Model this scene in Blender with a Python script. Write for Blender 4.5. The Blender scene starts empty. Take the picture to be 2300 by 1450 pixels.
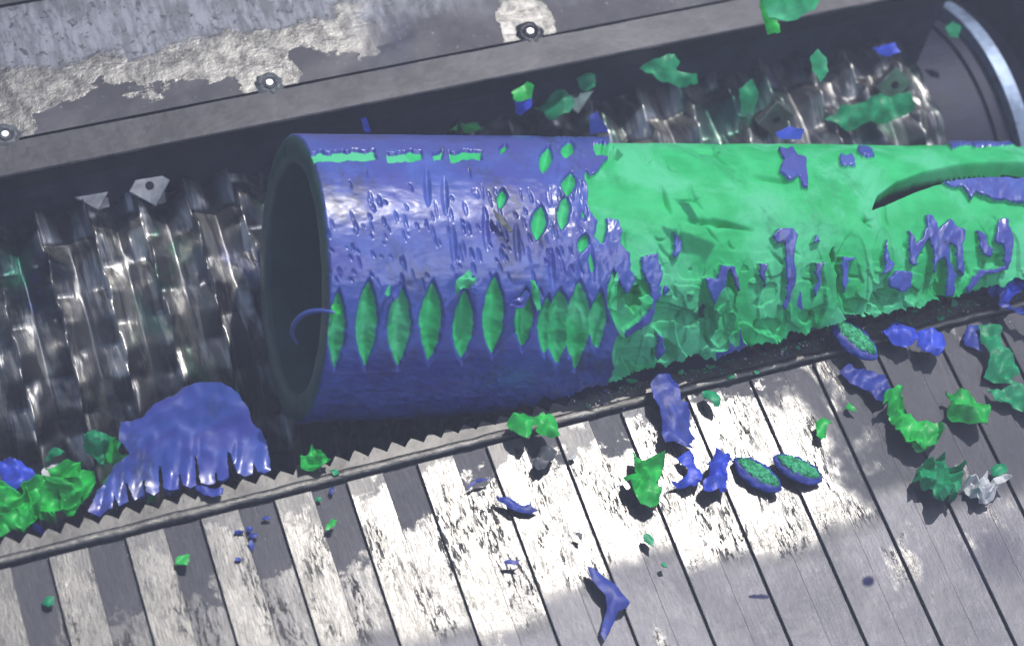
import bpy, bmesh, math, random
import numpy as np
from mathutils import Vector, Matrix, noise as mnoise
from mathutils.geometry import delaunay_2d_cdt

random.seed(7)
rng = np.random.default_rng(7)
SC = bpy.context.scene
COL = SC.collection

# ------------------------------------------------------------------ camera
F = 4586.3
RIGHT = np.array([0.93452211, -0.32749256, 0.13934509])
DOWN = np.array([-0.22069333, -0.84038846, -0.49501686])
FWD = np.array([0.27921834, 0.43185166, -0.85763702])
CAM = -2.82 * FWD
cd = bpy.data.cameras.new('camera')
cam = bpy.data.objects.new('camera', cd); COL.objects.link(cam)
m = Matrix([[RIGHT[i], -DOWN[i], -FWD[i], CAM[i]] for i in range(3)] + [[0, 0, 0, 1]])
cam.matrix_world = m
cd.sensor_width = 36; cd.lens = 36 * F / 2300
cd.clip_start = 0.05; cd.clip_end = 100
cd.dof.use_dof = True; cd.dof.focus_distance = 2.78; cd.dof.aperture_fstop = 2.5
SC.camera = cam

# ------------------------------------------------------------------ light
SUN = Vector((0.312, 0.347, 0.884)).normalized()
w = bpy.data.worlds.new('World'); SC.world = w; w.use_nodes = True
nt = w.node_tree; bgn = nt.nodes['Background']
sky = nt.nodes.new('ShaderNodeTexSky'); sky.sky_type = 'NISHITA'; sky.sun_disc = False
sky.sun_elevation = math.asin(SUN.z); sky.sun_rotation = math.atan2(SUN.x, SUN.y)
nt.links.new(sky.outputs[0], bgn.inputs[0]); bgn.inputs[1].default_value = 0.10
sl = bpy.data.lights.new('sun', 'SUN'); sl.energy = 3.4; sl.angle = math.radians(0.6); sl.color = (1.0, 0.96, 0.9)
so = bpy.data.objects.new('sun', sl); COL.objects.link(so)
so.rotation_euler = SUN.to_track_quat('Z', 'Y').to_euler()
# a pale window-like lamp behind the viewer: gives the second band along the pipe
al = bpy.data.lights.new('window_lamp', 'AREA'); al.shape = 'RECTANGLE'; al.size = 2.6; al.size_y = 0.30
al.energy = 34; al.color = (0.85, 0.88, 1.0)
ao = bpy.data.objects.new('window_lamp', al); COL.objects.link(ao)
pc = Vector(CAM + FWD * 2.8)
ldir = Vector(-FWD * 0.74 - DOWN * 0.26 + RIGHT * 0.62).normalized()
ao.location = pc + ldir * 3.6
ao.rotation_euler = ldir.to_track_quat('Z', 'Y').to_euler()
SC.view_settings.view_transform = 'Standard'; SC.view_settings.look = 'None'
SC.view_settings.exposure = 0.0; SC.view_settings.gamma = 1
SC.view_settings.use_curve_mapping = False
try:
    SC.cycles.max_bounces = 6; SC.cycles.use_denoising = True
except Exception:
    pass

# ------------------------------------------------------------------ geometry helpers
def ray(x, y):
    return RIGHT * (x - 1150) / F + DOWN * (y - 725) / F + FWD

def P(x, y, z=0.0):
    r = ray(x, y)
    return CAM + r * ((z - CAM[2]) / r[2])

def D(x, y, d):
    return CAM + ray(x, y) * d

def project(p):
    q = p - CAM
    d = q @ FWD
    return 1150 + F * (q @ RIGHT) / d, 725 + F * (q @ DOWN) / d, d

def tag(o, label=None, cat=None, group=None, kind=None):
    if label: o['label'] = label
    if cat: o['category'] = cat
    if group: o['group'] = group
    if kind: o['kind'] = kind
    return o

def empty(name, loc=(0, 0, 0)):
    o = bpy.data.objects.new(name, None); COL.objects.link(o); o.location = loc
    o.empty_display_size = 0.05
    return o

def mesh_obj(name, verts, faces, mats, parent=None, smooth=False, loc=None, mat_idx=None):
    me = bpy.data.meshes.new(name)
    me.from_pydata([tuple(v) for v in verts], [], faces)
    if not isinstance(mats, (list, tuple)): mats = [mats]
    for mm in mats: me.materials.append(mm)
    if mat_idx is not None:
        me.polygons.foreach_set('material_index', np.asarray(mat_idx, dtype=np.int32))
    me.update()
    if smooth:
        me.polygons.foreach_set('use_smooth', [True] * len(me.polygons))
    o = bpy.data.objects.new(name, me); COL.objects.link(o)
    if loc is not None: o.location = loc
    if parent: o.parent = parent
    return o

def bm_obj(name, bm, mats, parent=None, smooth=False, loc=None):
    me = bpy.data.meshes.new(name); bm.normal_update(); bm.to_mesh(me); bm.free()
    if not isinstance(mats, (list, tuple)): mats = [mats]
    for mm in mats: me.materials.append(mm)
    if smooth: me.polygons.foreach_set('use_smooth', [True] * len(me.polygons))
    o = bpy.data.objects.new(name, me); COL.objects.link(o)
    if loc is not None: o.location = loc
    if parent: o.parent = parent
    return o

def box_bm(bm, x0, x1, y0, y1, z0, z1):
    r = bmesh.ops.create_cube(bm, size=1)
    for v in r['verts']:
        v.co = Vector((x0 + (v.co.x + .5) * (x1 - x0), y0 + (v.co.y + .5) * (y1 - y0), z0 + (v.co.z + .5) * (z1 - z0)))
    return r['verts']

def bevel(bm, w, seg=2):
    bmesh.ops.bevel(bm, geom=list(bm.edges), offset=w, segments=seg, profile=.5, affect='EDGES')

def vnoise(x, y, seed=0):
    """smooth value noise, arrays in, -1..1 out"""
    r = np.random.default_rng(seed).random((257, 257)) * 2 - 1
    xi = np.floor(x).astype(int); yi = np.floor(y).astype(int)
    fx = x - xi; fy = y - yi
    fx = fx * fx * (3 - 2 * fx); fy = fy * fy * (3 - 2 * fy)
    a = r[xi % 256, yi % 256]; b = r[(xi + 1) % 256, yi % 256]
    c = r[xi % 256, (yi + 1) % 256]; d = r[(xi + 1) % 256, (yi + 1) % 256]
    return (a * (1 - fx) + b * fx) * (1 - fy) + (c * (1 - fx) + d * fx) * fy

def fbm(x, y, seed=0, octv=4):
    s = 0; a = 1; t = 0
    for i in range(octv):
        s = s + a * vnoise(x * 2 ** i, y * 2 ** i, seed + i); t += a; a *= .5
    return s / t

def sstep(v, a, b):
    t = np.clip((v - a) / (b - a), 0, 1); return t * t * (3 - 2 * t)

# ------------------------------------------------------------------ material helpers
class NT:
    def __init__(self, name):
        self.m = bpy.data.materials.new(name); self.m.use_nodes = True
        self.t = self.m.node_tree; self.b = self.t.nodes['Principled BSDF']
    def n(self, ty, **kw):
        nd = self.t.nodes.new(ty)
        for k, v in kw.items():
            if k.startswith('i_'):
                key = k[2:]; key = int(key) if key.isdigit() else key.replace('_', ' ')
                self.put(nd.inputs[key], v)
            else: setattr(nd, k, v)
        return nd
    def put(self, sock, v):
        if isinstance(v, bpy.types.NodeSocket): self.t.links.new(v, sock)
        elif isinstance(v, bpy.types.Node): self.t.links.new(v.outputs[0], sock)
        else: sock.default_value = v
    def pos(self):
        return self.n('ShaderNodeNewGeometry').outputs['Position']
    def mapv(self, vec, scale=(1, 1, 1), rot=(0, 0, 0), loc=(0, 0, 0)):
        mp = self.n('ShaderNodeMapping'); self.put(mp.inputs['Vector'], vec)
        mp.inputs['Scale'].default_value = scale; mp.inputs['Rotation'].default_value = rot; mp.inputs['Location'].default_value = loc
        return mp.outputs[0]
    def noise(self, vec, scale, detail=5, rough=.6, dist=0.0):
        nd = self.n('ShaderNodeTexNoise'); self.put(nd.inputs['Vector'], vec)
        nd.inputs['Scale'].default_value = scale; nd.inputs['Detail'].default_value = detail
        nd.inputs['Roughness'].default_value = rough; nd.inputs['Distortion'].default_value = dist
        return nd.outputs[0]
    def math(self, op, a, b=0.0, c=None, clamp=False):
        nd = self.n('ShaderNodeMath', operation=op); nd.use_clamp = clamp
        self.put(nd.inputs[0], a); self.put(nd.inputs[1], b)
        if c is not None: self.put(nd.inputs[2], c)
        return nd.outputs[0]
    def step(self, v, a, b):
        nd = self.n('ShaderNodeMapRange'); nd.interpolation_type = 'SMOOTHSTEP'
        self.put(nd.inputs['Value'], v); self.put(nd.inputs['From Min'], a); self.put(nd.inputs['From Max'], b)
        return nd.outputs[0]
    def lerp(self, f, a, b):
        nd = self.n('ShaderNodeMapRange'); nd.clamp = True
        self.put(nd.inputs['Value'], f); self.put(nd.inputs['To Min'], a); self.put(nd.inputs['To Max'], b)
        return nd.outputs[0]
    def mixc(self, f, a, b):
        nd = self.n('ShaderNodeMix', data_type='RGBA')
        self.put(nd.inputs['Factor'], f)
        self.put(nd.inputs[6], a if isinstance(a, bpy.types.NodeSocket) else (*a, 1))
        self.put(nd.inputs[7], b if isinstance(b, bpy.types.NodeSocket) else (*b, 1))
        return nd.outputs[2]
    def bump(self, h, dist, strength=1.0, normal=None):
        nd = self.n('ShaderNodeBump'); self.put(nd.inputs['Height'], h)
        nd.inputs['Distance'].default_value = dist; nd.inputs['Strength'].default_value = strength
        if normal is not None: self.put(nd.inputs['Normal'], normal)
        return nd.outputs[0]
    def sep(self, v):
        nd = self.n('ShaderNodeSeparateXYZ'); self.put(nd.inputs[0], v); return nd.outputs
    def out(self, **kw):
        for k, v in kw.items():
            self.put(self.b.inputs[k.replace('_', ' ')], (*v, 1) if isinstance(v, tuple) and len(v) == 3 else v)
        return self.m

def mat_plate(name, bar):
    a = NT(name); p = a.pos(); s = a.sep(p)
    x, y = s[0], s[1]
    along = a.mapv(p, (1, .13, 1))
    n_big = a.noise(p, 9, 4, .6)
    n_edge = a.noise(p, 34, 5, .65)
    cell = a.n('ShaderNodeTexWhiteNoise', noise_dimensions='1D')
    a.put(cell.inputs['W'], a.math('FLOOR', a.math('DIVIDE', a.math('ADD', x, 5.0 + .681 - (0.0 if bar else .05)), .0975)))
    cr = cell.outputs[0]
    # top limit of the worn band (distance from comb) depends on the cell; deeper at the left in the gaps
    topl = a.math('MULTIPLY', a.step(x, 0.05, -.45), -.075 if not bar else -.0)
    top = a.math('ADD', topl, a.math('ADD', -.190 if not bar else -.176, a.math('MULTIPLY', a.math('SUBTRACT', n_edge, .5), .16)))
    top = a.math('SUBTRACT', top, a.math('MULTIPLY', cr, .035))
    # right-hand side is hardly worn at all
    rightlim = a.step(a.math('ADD', a.math('ADD', x, a.math('MULTIPLY', y, .25)), a.math('MULTIPLY', a.math('SUBTRACT', n_big, .5), .35)), .33, .27)
    bot = a.math('ADD', -.43, a.math('MULTIPLY', cr, .06))
    bot = a.math('ADD', bot, a.math('MULTIPLY', a.math('SUBTRACT', n_edge, .5), .03))
    m1 = a.step(a.math('SUBTRACT', y, top), .005, -.008)
    m2 = a.step(a.math('SUBTRACT', y, bot), -.012, .018)
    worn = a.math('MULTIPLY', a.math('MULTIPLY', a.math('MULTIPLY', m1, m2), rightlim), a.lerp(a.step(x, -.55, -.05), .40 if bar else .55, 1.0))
    patches = a.math('MULTIPLY', a.step(a.noise(a.mapv(p, (1, .55, 1)), 7, 6, .62), .575, .63), 0.8)
    worn = a.math('MAXIMUM', worn, patches)
    # scratches / dark pits inside the worn zone, running along the bars
    sc = a.noise(a.mapv(p, (1, .22, 1)), 230, 6, .72, .6)
    scm = a.step(a.noise(a.mapv(p, (1, .4, 1)), 22, 3, .5), .5, .62)
    pits = a.math('MULTIPLY', a.step(sc, .52, .60), a.lerp(scm, .12, 1.0))
    fine = a.noise(along, 420, 4, .6)
    curly = a.step(a.math('ABSOLUTE', a.math('SUBTRACT', a.noise(p, 60, 3, .6, 1.5), .5)), .035, .0)
    dark_c = a.mixc(n_big, (.045, .048, .060), (.075, .075, .085))
    mid_c = a.mixc(a.noise(a.mapv(p, (1, .5, 1)), 45, 6, .6, .7), (.09, .09, .095) if not bar else (.075, .075, .077), (.17, .166, .16) if not bar else (.185, .18, .173))
    tone = a.step(a.math('ADD', a.math('MULTIPLY', a.noise(a.mapv(p, (1, .35, 1)), 38, 6, .68, .5), .65), a.math('MULTIPLY', fine, .35)), .36, .64)
    light_c = a.mixc(tone, (.050, .049, .047), (.185, .18, .172))
    light_c = a.mixc(a.step(a.noise(p, 11, 3, .5), .52, .70), light_c, (.20, .195, .188))
    if not bar: light_c = a.mixc(.35, light_c, (.045, .045, .048))
    # below the band: clean grey metal, bluish sky reflection painted into its colour
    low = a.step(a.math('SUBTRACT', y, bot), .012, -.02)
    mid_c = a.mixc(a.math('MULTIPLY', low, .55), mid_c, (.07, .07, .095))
    base = a.mixc(low, dark_c if not bar else a.mixc(a.step(x, .25, -.1), dark_c, mid_c), mid_c)
    smud = a.noise(a.mapv(p, (1, .5, 1), loc=(2, 6, 0)), 8, 6, .62, .8)
    base = a.mixc(a.math('MULTIPLY', a.step(smud, .42, .68), .5), base, (.040, .041, .052))
    swirl = a.step(a.math('ABSOLUTE', a.math('SUBTRACT', a.noise(a.mapv(p, (1, .25, 1)), 75, 4, .6, .8), .5)), .03, .0)
    base = a.mixc(a.math('MULTIPLY', swirl, .10), base, (.15, .147, .14))
    c = a.mixc(worn, base, light_c)
    c = a.mixc(a.math('MULTIPLY', worn, pits), c, (.045, .043, .04))
    c = a.mixc(a.math('MULTIPLY', a.math('MULTIPLY', worn, curly), .45), c, (.06, .057, .054))
    r = a.lerp(worn, a.lerp(low, .56 if not bar else a.lerp(a.step(x, .05, .35), .45, .58), .46), .285)
    r = a.math('ADD', r, a.math('MULTIPLY', a.math('SUBTRACT', fine, .5), .16))
    r = a.math('ADD', r, a.math('MULTIPLY', a.math('MULTIPLY', worn, pits), .3))
    h = a.math('ADD', a.math('MULTIPLY', fine, .35), a.math('MULTIPLY', a.noise(p, 26, 4, .6), 1.2))
    h = a.math('SUBTRACT', h, a.math('MULTIPLY', a.math('MULTIPLY', worn, pits), .5))
    return a.out(Base_Color=c, Metallic=a.lerp(worn, .75, .85), Roughness=r, Normal=a.bump(h, .0009, .9))

def mat_steel(name, col, rough=.4, metal=.9, scale=60, bumpd=.0006, stretch=(1, 1, 1), contrast=.5):
    a = NT(name); p = a.mapv(a.pos(), stretch)
    n = a.noise(p, scale, 6, .65); n2 = a.noise(p, scale * .18, 4, .6)
    k = tuple(v * (1 - contrast) for v in col); l = tuple(min(1, v * (1 + contrast)) for v in col)
    c = a.mixc(a.step(a.math('ADD', a.math('MULTIPLY', n, .5), a.math('MULTIPLY', n2, .5)), .35, .65), k, l)
    return a.out(Base_Color=c, Metallic=metal, Roughness=a.lerp(n, rough - .12, rough + .14), Normal=a.bump(n, bumpd, .8))

def mat_deck():
    a = NT('worn deck steel'); p = a.pos(); s = a.sep(p); x, y = s[0], s[1]
    n = a.noise(p, 30, 6, .65, .4); nb = a.noise(p, 8, 5, .6, .3)
    # polished ragged band above the edge strip
    lim = a.math('ADD', .50, a.math('MULTIPLY', a.math('SUBTRACT', a.noise(a.mapv(p, (.6, 1, 1)), 16, 5, .6), .5), .16))
    band = a.math('MULTIPLY', a.step(a.math('SUBTRACT', y, lim), -.002, .004),
                  a.step(a.math('SUBTRACT', y, a.math('ADD', lim, a.lerp(nb, .03, .11))), .012, -.008))
    band = a.math('MULTIPLY', band, a.step(x, .02, -.10))
    # worn halos round the bolts
    halo = None
    for bx, by in BOLTS:
        dx = a.math('DIVIDE', a.math('SUBTRACT', x, bx), .047); dy = a.math('DIVIDE', a.math('SUBTRACT', y, by + .018), .058)
        d = a.math('SQRT', a.math('ADD', a.math('MULTIPLY', dx, dx), a.math('MULTIPLY', dy, dy)))
        d = a.math('ADD', d, a.math('MULTIPLY', a.math('SUBTRACT', n, .5), .9))
        hh = a.step(d, 1.0, .94)
        halo = hh if halo is None else a.math('MAXIMUM', halo, hh)
    worn = a.math('MAXIMUM', band, halo)
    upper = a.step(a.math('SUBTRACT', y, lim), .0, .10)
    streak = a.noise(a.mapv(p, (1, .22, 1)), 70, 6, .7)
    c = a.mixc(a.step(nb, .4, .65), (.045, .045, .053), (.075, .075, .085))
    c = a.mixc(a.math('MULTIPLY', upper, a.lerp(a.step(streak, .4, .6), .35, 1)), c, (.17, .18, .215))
    c = a.mixc(worn, c, a.mixc(a.step(a.math('ADD', a.math('MULTIPLY', n, .6), a.math('MULTIPLY', streak, .4)), .38, .62), (.075, .074, .074), (.20, .198, .192)))
    spk = a.step(a.noise(p, 150, 3, .6), .66, .70)
    c = a.mixc(a.math('MULTIPLY', spk, .5), c, (.3, .3, .3))
    pit = a.math('MULTIPLY', a.step(a.noise(p, 75, 6, .7, .8), .56, .62), upper)
    c = a.mixc(a.math('MULTIPLY', pit, .8), c, (.025, .025, .03))
    r = a.lerp(worn, a.lerp(n, .46, .60), a.lerp(n, .28, .42))
    h = a.math('ADD', a.math('MULTIPLY', n, 1.0), a.math('MULTIPLY', a.noise(p, 90, 5, .7), .5))
    h = a.math('MULTIPLY', h, a.lerp(worn, .35, .8))
    return a.out(Base_Color=c, Metallic=.9, Roughness=r, Normal=a.bump(h, .0014, .9))

def mat_rotor():
    a = NT('scuffed rotor steel')
    at = a.n('ShaderNodeAttribute', attribute_name='cyl')
    v = at.outputs['Vector']
    st = a.noise(a.mapv(v, (1, .16, 1), (0, 0, .10)), 42, 4, .6, .3)
    fine = a.noise(a.mapv(v, (1, .06, 1)), 240, 4, .6)
    dirt = a.noise(v, 7, 4, .6)
    c = a.mixc(a.step(st, .48, .60), (.19, .19, .20), (.62, .605, .57))
    c = a.mixc(a.step(dirt, .48, .62), c, (.035, .045, .06))
    rz = a.noise(a.mapv(v, (1, .6, 1), loc=(4, 2, 1)), 6, 5, .6, .6); rb = a.noise(a.mapv(v, (1, .6, 1), loc=(9, 5, 1)), 7, 5, .6, .6)
    c = a.mixc(a.math('MULTIPLY', a.step(rz, .53, .63), .55), c, (.02, .20, .12))
    c = a.mixc(a.math('MULTIPLY', a.step(rb, .56, .66), .5), c, (.04, .07, .26))
    h = a.math('ADD', a.math('MULTIPLY', st, 1.0), a.math('MULTIPLY', fine, .15))
    return a.out(Base_Color=c, Metallic=.9, Roughness=a.lerp(st, .48, .34), Normal=a.bump(h, .0035, .9))

def mat_plastic(name, c1, c2, rough=.4, scale=45, bumpd=.0012, sss=0.0, stretch=(1, 1, 1), tone=None, grime=None):
    a = NT(name); p = a.mapv(a.pos(), stretch)
    n = a.noise(p, scale, 5, .6); nf = a.noise(p, scale * 6, 4, .6)
    c = a.mixc(a.step(n, .35, .65), c1, c2)
    if tone is not None:
        big = a.noise(a.mapv(a.pos(), (1, 1, 1), loc=(3, 1, 2)), tone[0], 5, .62, .8)
        c = a.mixc(a.step(big, .44, .60), c, tone[1])
    if grime is not None:
        g1 = a.noise(a.mapv(a.pos(), (1, .45, .45), loc=(7, 2, 5)), grime[0], 6, .68, .5)
        g2 = a.noise(a.pos(), 120, 4, .6)
        gmk = a.math('MULTIPLY', a.step(a.math('ADD', g1, a.math('MULTIPLY', a.math('SUBTRACT', g2, .5), .25)), .52, .70), grime[2])
        c = a.mixc(gmk, c, grime[1])
    h = a.math('ADD', n, a.math('MULTIPLY', nf, .25))
    mt = a.out(Base_Color=c, Roughness=a.lerp(nf, rough - .08, rough + .15), Normal=a.bump(h, bumpd, .8))
    a.b.inputs['Specular IOR Level'].default_value = .45
    if sss:
        a.b.inputs['Subsurface Weight'].default_value = sss
        a.b.inputs['Subsurface Radius'].default_value = (.2, .6, .3)
        a.b.inputs['Subsurface Scale'].default_value = .004
    return mt

# bolts of the rear deck, located on its plane
BOLTPX = [(605, 190), (1190, 75), (12, 306)]
BOLTS = [tuple(P(*b)[:2]) for b in BOLTPX]

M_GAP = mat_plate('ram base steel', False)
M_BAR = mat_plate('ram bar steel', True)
M_COMB = mat_steel('toothed strip steel', (.10, .098, .095), .45, .9, 90, .0008, contrast=.35)
M_WELD = mat_steel('edge bar steel', (.14, .137, .13), .40, .95, 130, .0012, (1, 2, 1), .45)
M_DARK = mat_steel('oily black steel', (.05, .055, .09), .5, .6, 30)
M_FRONT = mat_steel('ram front steel', (.06, .06, .09), .5, .7, 30)
M_NEARBLACK = mat_steel('near-black steel', (.022, .025, .045), .55, .4, 30)  # darker, rougher steel for the end disc and shaft
M_DECK = mat_deck()
M_STRIP = mat_steel('deck strip steel', (.050, .050, .056), .44, .9, 55, .0006, (1, 1, 1), .3)
M_BOLT = mat_steel('bolt steel', (.6, .6, .6), .3, .95, 90)
M_ROTOR = mat_rotor()
M_KNIFE = mat_steel('knife steel', (.55, .54, .50), .38, .95, 80, .0006, contrast=.3)
M_RING = mat_steel('flange ring steel', (.24, .31, .45), .42, .45, 60, .0008, contrast=.4)
M_BLUE = mat_plastic('blue pipe skin', (.036, .074, .36), (.060, .105, .45), .33, 40, .0005, tone=(8, (.045, .060, .34)), grime=(14, (.030, .036, .10), .75))
M_GREEN = mat_plastic('green pipe core', (.014, .42, .125), (.035, .54, .185), .6, 18, .0005, tone=(7, (.085, .56, .27)), grime=(13, (.012, .22, .10), .55))
M_BLUE.node_tree.nodes['Principled BSDF'].inputs['Coat Weight'].default_value = .7
M_BLUE.node_tree.nodes['Principled BSDF'].inputs['Coat Roughness'].default_value = .26
M_GREEN.node_tree.nodes['Principled BSDF'].inputs['Specular IOR Level'].default_value = .25
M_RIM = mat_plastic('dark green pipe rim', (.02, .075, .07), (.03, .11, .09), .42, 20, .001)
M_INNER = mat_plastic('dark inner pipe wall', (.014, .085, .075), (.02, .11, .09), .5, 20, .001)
M_CBLUE = mat_plastic('blue shaving', (.030, .06, .50), (.05, .10, .72), .38, 60, .0012, grime=(40, (.03, .04, .06), .45))
M_CGREEN = mat_plastic('green shaving', (.005, .33, .045), (.02, .55, .08), .38, 60, .0014, grime=(40, (.03, .04, .06), .45))
M_CTEAL = mat_plastic('sea green shaving', (.004, .22, .09), (.01, .36, .15), .42, 60, .0014, grime=(40, (.03, .04, .06), .45))
M_CROUGH = mat_plastic('torn green face', (.01, .28, .10), (.09, .62, .30), .5, 150, .006)
M_NAVY = mat_plastic('navy shaving', (.02, .035, .26), (.03, .06, .36), .42, 60, .0012, grime=(40, (.03, .04, .06), .45))
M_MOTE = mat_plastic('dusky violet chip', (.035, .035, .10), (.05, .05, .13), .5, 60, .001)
M_WHITE = mat_plastic('pale grey shaving', (.45, .46, .48), (.7, .7, .7), .4, 60, .001)
M_MUD = mat_plastic('dark grey shaving', (.06, .065, .08), (.1, .11, .12), .45, 60, .001)

# ------------------------------------------------------------------ pusher ram (slatted plate with toothed edge)
ram = empty('pusher_ram', (0, -.165, 0))
tag(ram, 'worn steel pusher plate of parallel bars with a toothed front edge', 'machine plate')
def on(parent, o):
    o.parent = parent; o.matrix_parent_inverse = Matrix.Translation(-parent.location); return o
bm = bmesh.new(); box_bm(bm, -1.4, 1.3, -1.5, -.1665, -.05, -.006)
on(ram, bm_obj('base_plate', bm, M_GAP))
bm = bmesh.new(); box_bm(bm, -1.4, 1.3, -1.3, -.170, -.9, -.0505)
on(ram, bm_obj('front_block', bm, M_FRONT))
# bars
bar_proto = None
for k in range(-6, 19):
    x0 = -.681 + .0975 * k
    if x0 > 1.1: continue
    if bar_proto is None:
        bm = bmesh.new(); box_bm(bm, 0, .0505, -1.45, -.1695, -.0058, 0)
        es = [e for e in bm.edges if sum(v.co.z for v in e.verts) > -.001]
        bmesh.ops.bevel(bm, geom=es, offset=.0012, segments=2, profile=.5, affect='EDGES')
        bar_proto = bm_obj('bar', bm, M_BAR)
        o = bar_proto
    else:
        o = bar_proto.copy(); COL.objects.link(o)
    o.location = (x0, 0, 0)
    on(ram, o)
    if k in (2, 5, 8, 10, 12):
        bm = bmesh.new()
        bmesh.ops.create_cone(bm, cap_ends=True, segments=28, radius1=.0085, radius2=.0082, depth=.0007)
        pl = bm_obj('plug', bm, M_BAR, loc=(.027, -.40 + .006 * (k % 3), .0003)); pl.parent = o

# toothed strip
def toothed():
    pts = []
    x = -1.1; i = 0
    rr = random.Random(3)
    while x < .98:
        p = .0255 + rr.uniform(-.002, .002)
        worn = 1.0 if x < .0 else max(.18, 1 - (x) * 2.4)
        h = (.0125 + rr.uniform(-.0022, .0015)) * worn
        yv = -.1425 + (.0 if x < 0 else min(.010, x * .02)) + rr.uniform(-.0008, .0008)
        pts.append((x, yv))
        pts.append((x + p * .30, yv + h * .75))
        pts.append((x + p * (.44 + rr.uniform(-.05, .05)), yv + h))
        pts.append((x + p * .72, yv + h * .55))
        x += p
    pts.append((x, -.142))
    n = len(pts); zt, zb = -.0005, -.0085
    V = [];
    for (a, b) in pts: V.append((a, b, zt))
    for (a, b) in pts: V.append((a, b, zb))
    for (a, b) in pts: V.append((a, -.158, zt))
    Fc = []
    for i in range(n - 1):
        Fc.append((i, i + 1, n + i + 1, n + i)[::-1])
        Fc.append((i, 2 * n + i, 2 * n + i + 1, i + 1)[::1])
    return mesh_obj('toothed_strip', V, Fc, M_COMB)
on(ram, toothed())
# support block just below the strip
bm = bmesh.new(); box_bm(bm, -1.2, 1.0, -.1663, -.149, -.05, -.0095)
on(ram, bm_obj('strip_support', bm, M_FRONT))
# edge bar with hammered, wavy edges
def edge_bar():
    xs = np.arange(-1.2, 1.0, .0035); n = len(xs)
    prof = [(-.1660, -.004), (-.1657, .0022), (-.1640, .0040), (-.1600, .0046), (-.1555, .0042), (-.1535, .0025), (-.1530, -.002)]
    V = []; Fc = []
    w1 = fbm(xs * 35, xs * 0 + 3.3, 11, 4); w2 = fbm(xs * 35, xs * 0 + 9.1, 12, 4); w3 = fbm(xs * 60, xs * 0 + 5, 13)
    for i, x in enumerate(xs):
        for j, (y, z) in enumerate(prof):
            t = j / (len(prof) - 1)
            yy = y + (w1[i] * (1 - t) + w2[i] * t) * .0022
            zz = z + (w3[i] * .0008 if 0 < j < len(prof) - 1 else 0)
            V.append((x, yy, zz))
    m_ = len(prof)
    for i in range(n - 1):
        for j in range(m_ - 1):
            a = i * m_ + j
            Fc.append((a, a + m_, a + m_ + 1, a + 1))
    return mesh_obj('edge_bar', V, Fc, M_WELD, smooth=True)
on(ram, edge_bar())

# ------------------------------------------------------------------ rear deck
deck = empty('rear_deck', (0, .45, 0))
tag(deck, 'dull grey steel plate behind the rotor with bolts in polished halos', 'machine plate')
SEAM = float(P(600, 205)[1])
bm = bmesh.new(); box_bm(bm, -1.5, .90, SEAM + .0035, 1.6, -.05, .0)
on(deck, bm_obj('deck_plate', bm, M_DECK))
bm = bmesh.new()
n = 260
xs = np.linspace(-1.5, .90, n); wv = fbm(xs * 30, xs * 0 + 1.7, 21, 4) * .0012; wv2 = fbm(xs * 22, xs * 0 + 7.7, 24, 4) * .0011
V = []; Fc = []
for i, x in enumerate(xs):
    for (y, z) in [(.402, -.04), (.398 + wv[i], -.004), (.3995 + wv[i], .0008), (.402, .002), (SEAM - .0025 + wv2[i], .002), (SEAM - .001 + wv2[i], -.001), (SEAM - .001, -.04)]:
        V.append((x, y, z))
for i in range(n - 1):
    for j in range(6):
        a = i * 7 + j; Fc.append((a, a + 7, a + 8, a + 1)[::-1])
bm.free()
on(deck, mesh_obj('edge_strip', V, Fc, M_STRIP))
bm = bmesh.new(); box_bm(bm, -1.5, .90, .41, 1.5, -.3, -.052)
on(deck, bm_obj('deck_underframe', bm, M_DARK))
# thin overlap sheet at the far left corner
bm = bmesh.new()
pA = P(-40, 22, .003); pB = P(110, -8, .003)
ys = (pA[1] + pB[1]) / 2
box_bm(bm, -1.5, -.2, ys, 1.6, .0005, .005)
on(deck, bm_obj('overlap_sheet', bm, M_STRIP))
for i, (bx, by) in enumerate(BOLTS):
    # burred crater, dark recess and bright bolt core
    bm = bmesh.new()
    segs = 40; rings = [(.021, .0002), (.017, .0022), (.013, .0042), (.010, .0030), (.0088, .0004)]
    pr = None
    for (r_, z_) in rings:
        cur = []
        for k in range(segs):
            a = 2 * math.pi * k / segs
            q = mnoise.noise(Vector((math.cos(a) * 2.4, math.sin(a) * 2.4, i * 5 + r_ * 90)))
            rr_ = r_ * (1 + .22 * q); zz_ = z_ * (1 + .9 * q) if z_ > .001 else z_
            cur.append(bm.verts.new((rr_ * math.cos(a), rr_ * math.sin(a), max(zz_, .0002))))
        if pr:
            for k in range(segs):
                bm.faces.new((pr[k], pr[(k + 1) % segs], cur[(k + 1) % segs], cur[k]))
        pr = cur
    bm.faces.new(pr)
    bo = on(deck, bm_obj('bolt', bm, M_MUD if i != 1 else M_STRIP, smooth=True, loc=(bx, by, .0)))
    bm = bmesh.new()
    bmesh.ops.create_cone(bm, cap_ends=True, segments=24, radius1=.0068, radius2=.0056, depth=.006)
    bevel(bm, .0006, 2)
    hd = bm_obj('bolt_core', bm, M_BOLT, loc=(0, 0, .0035)); hd.parent = bo

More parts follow.
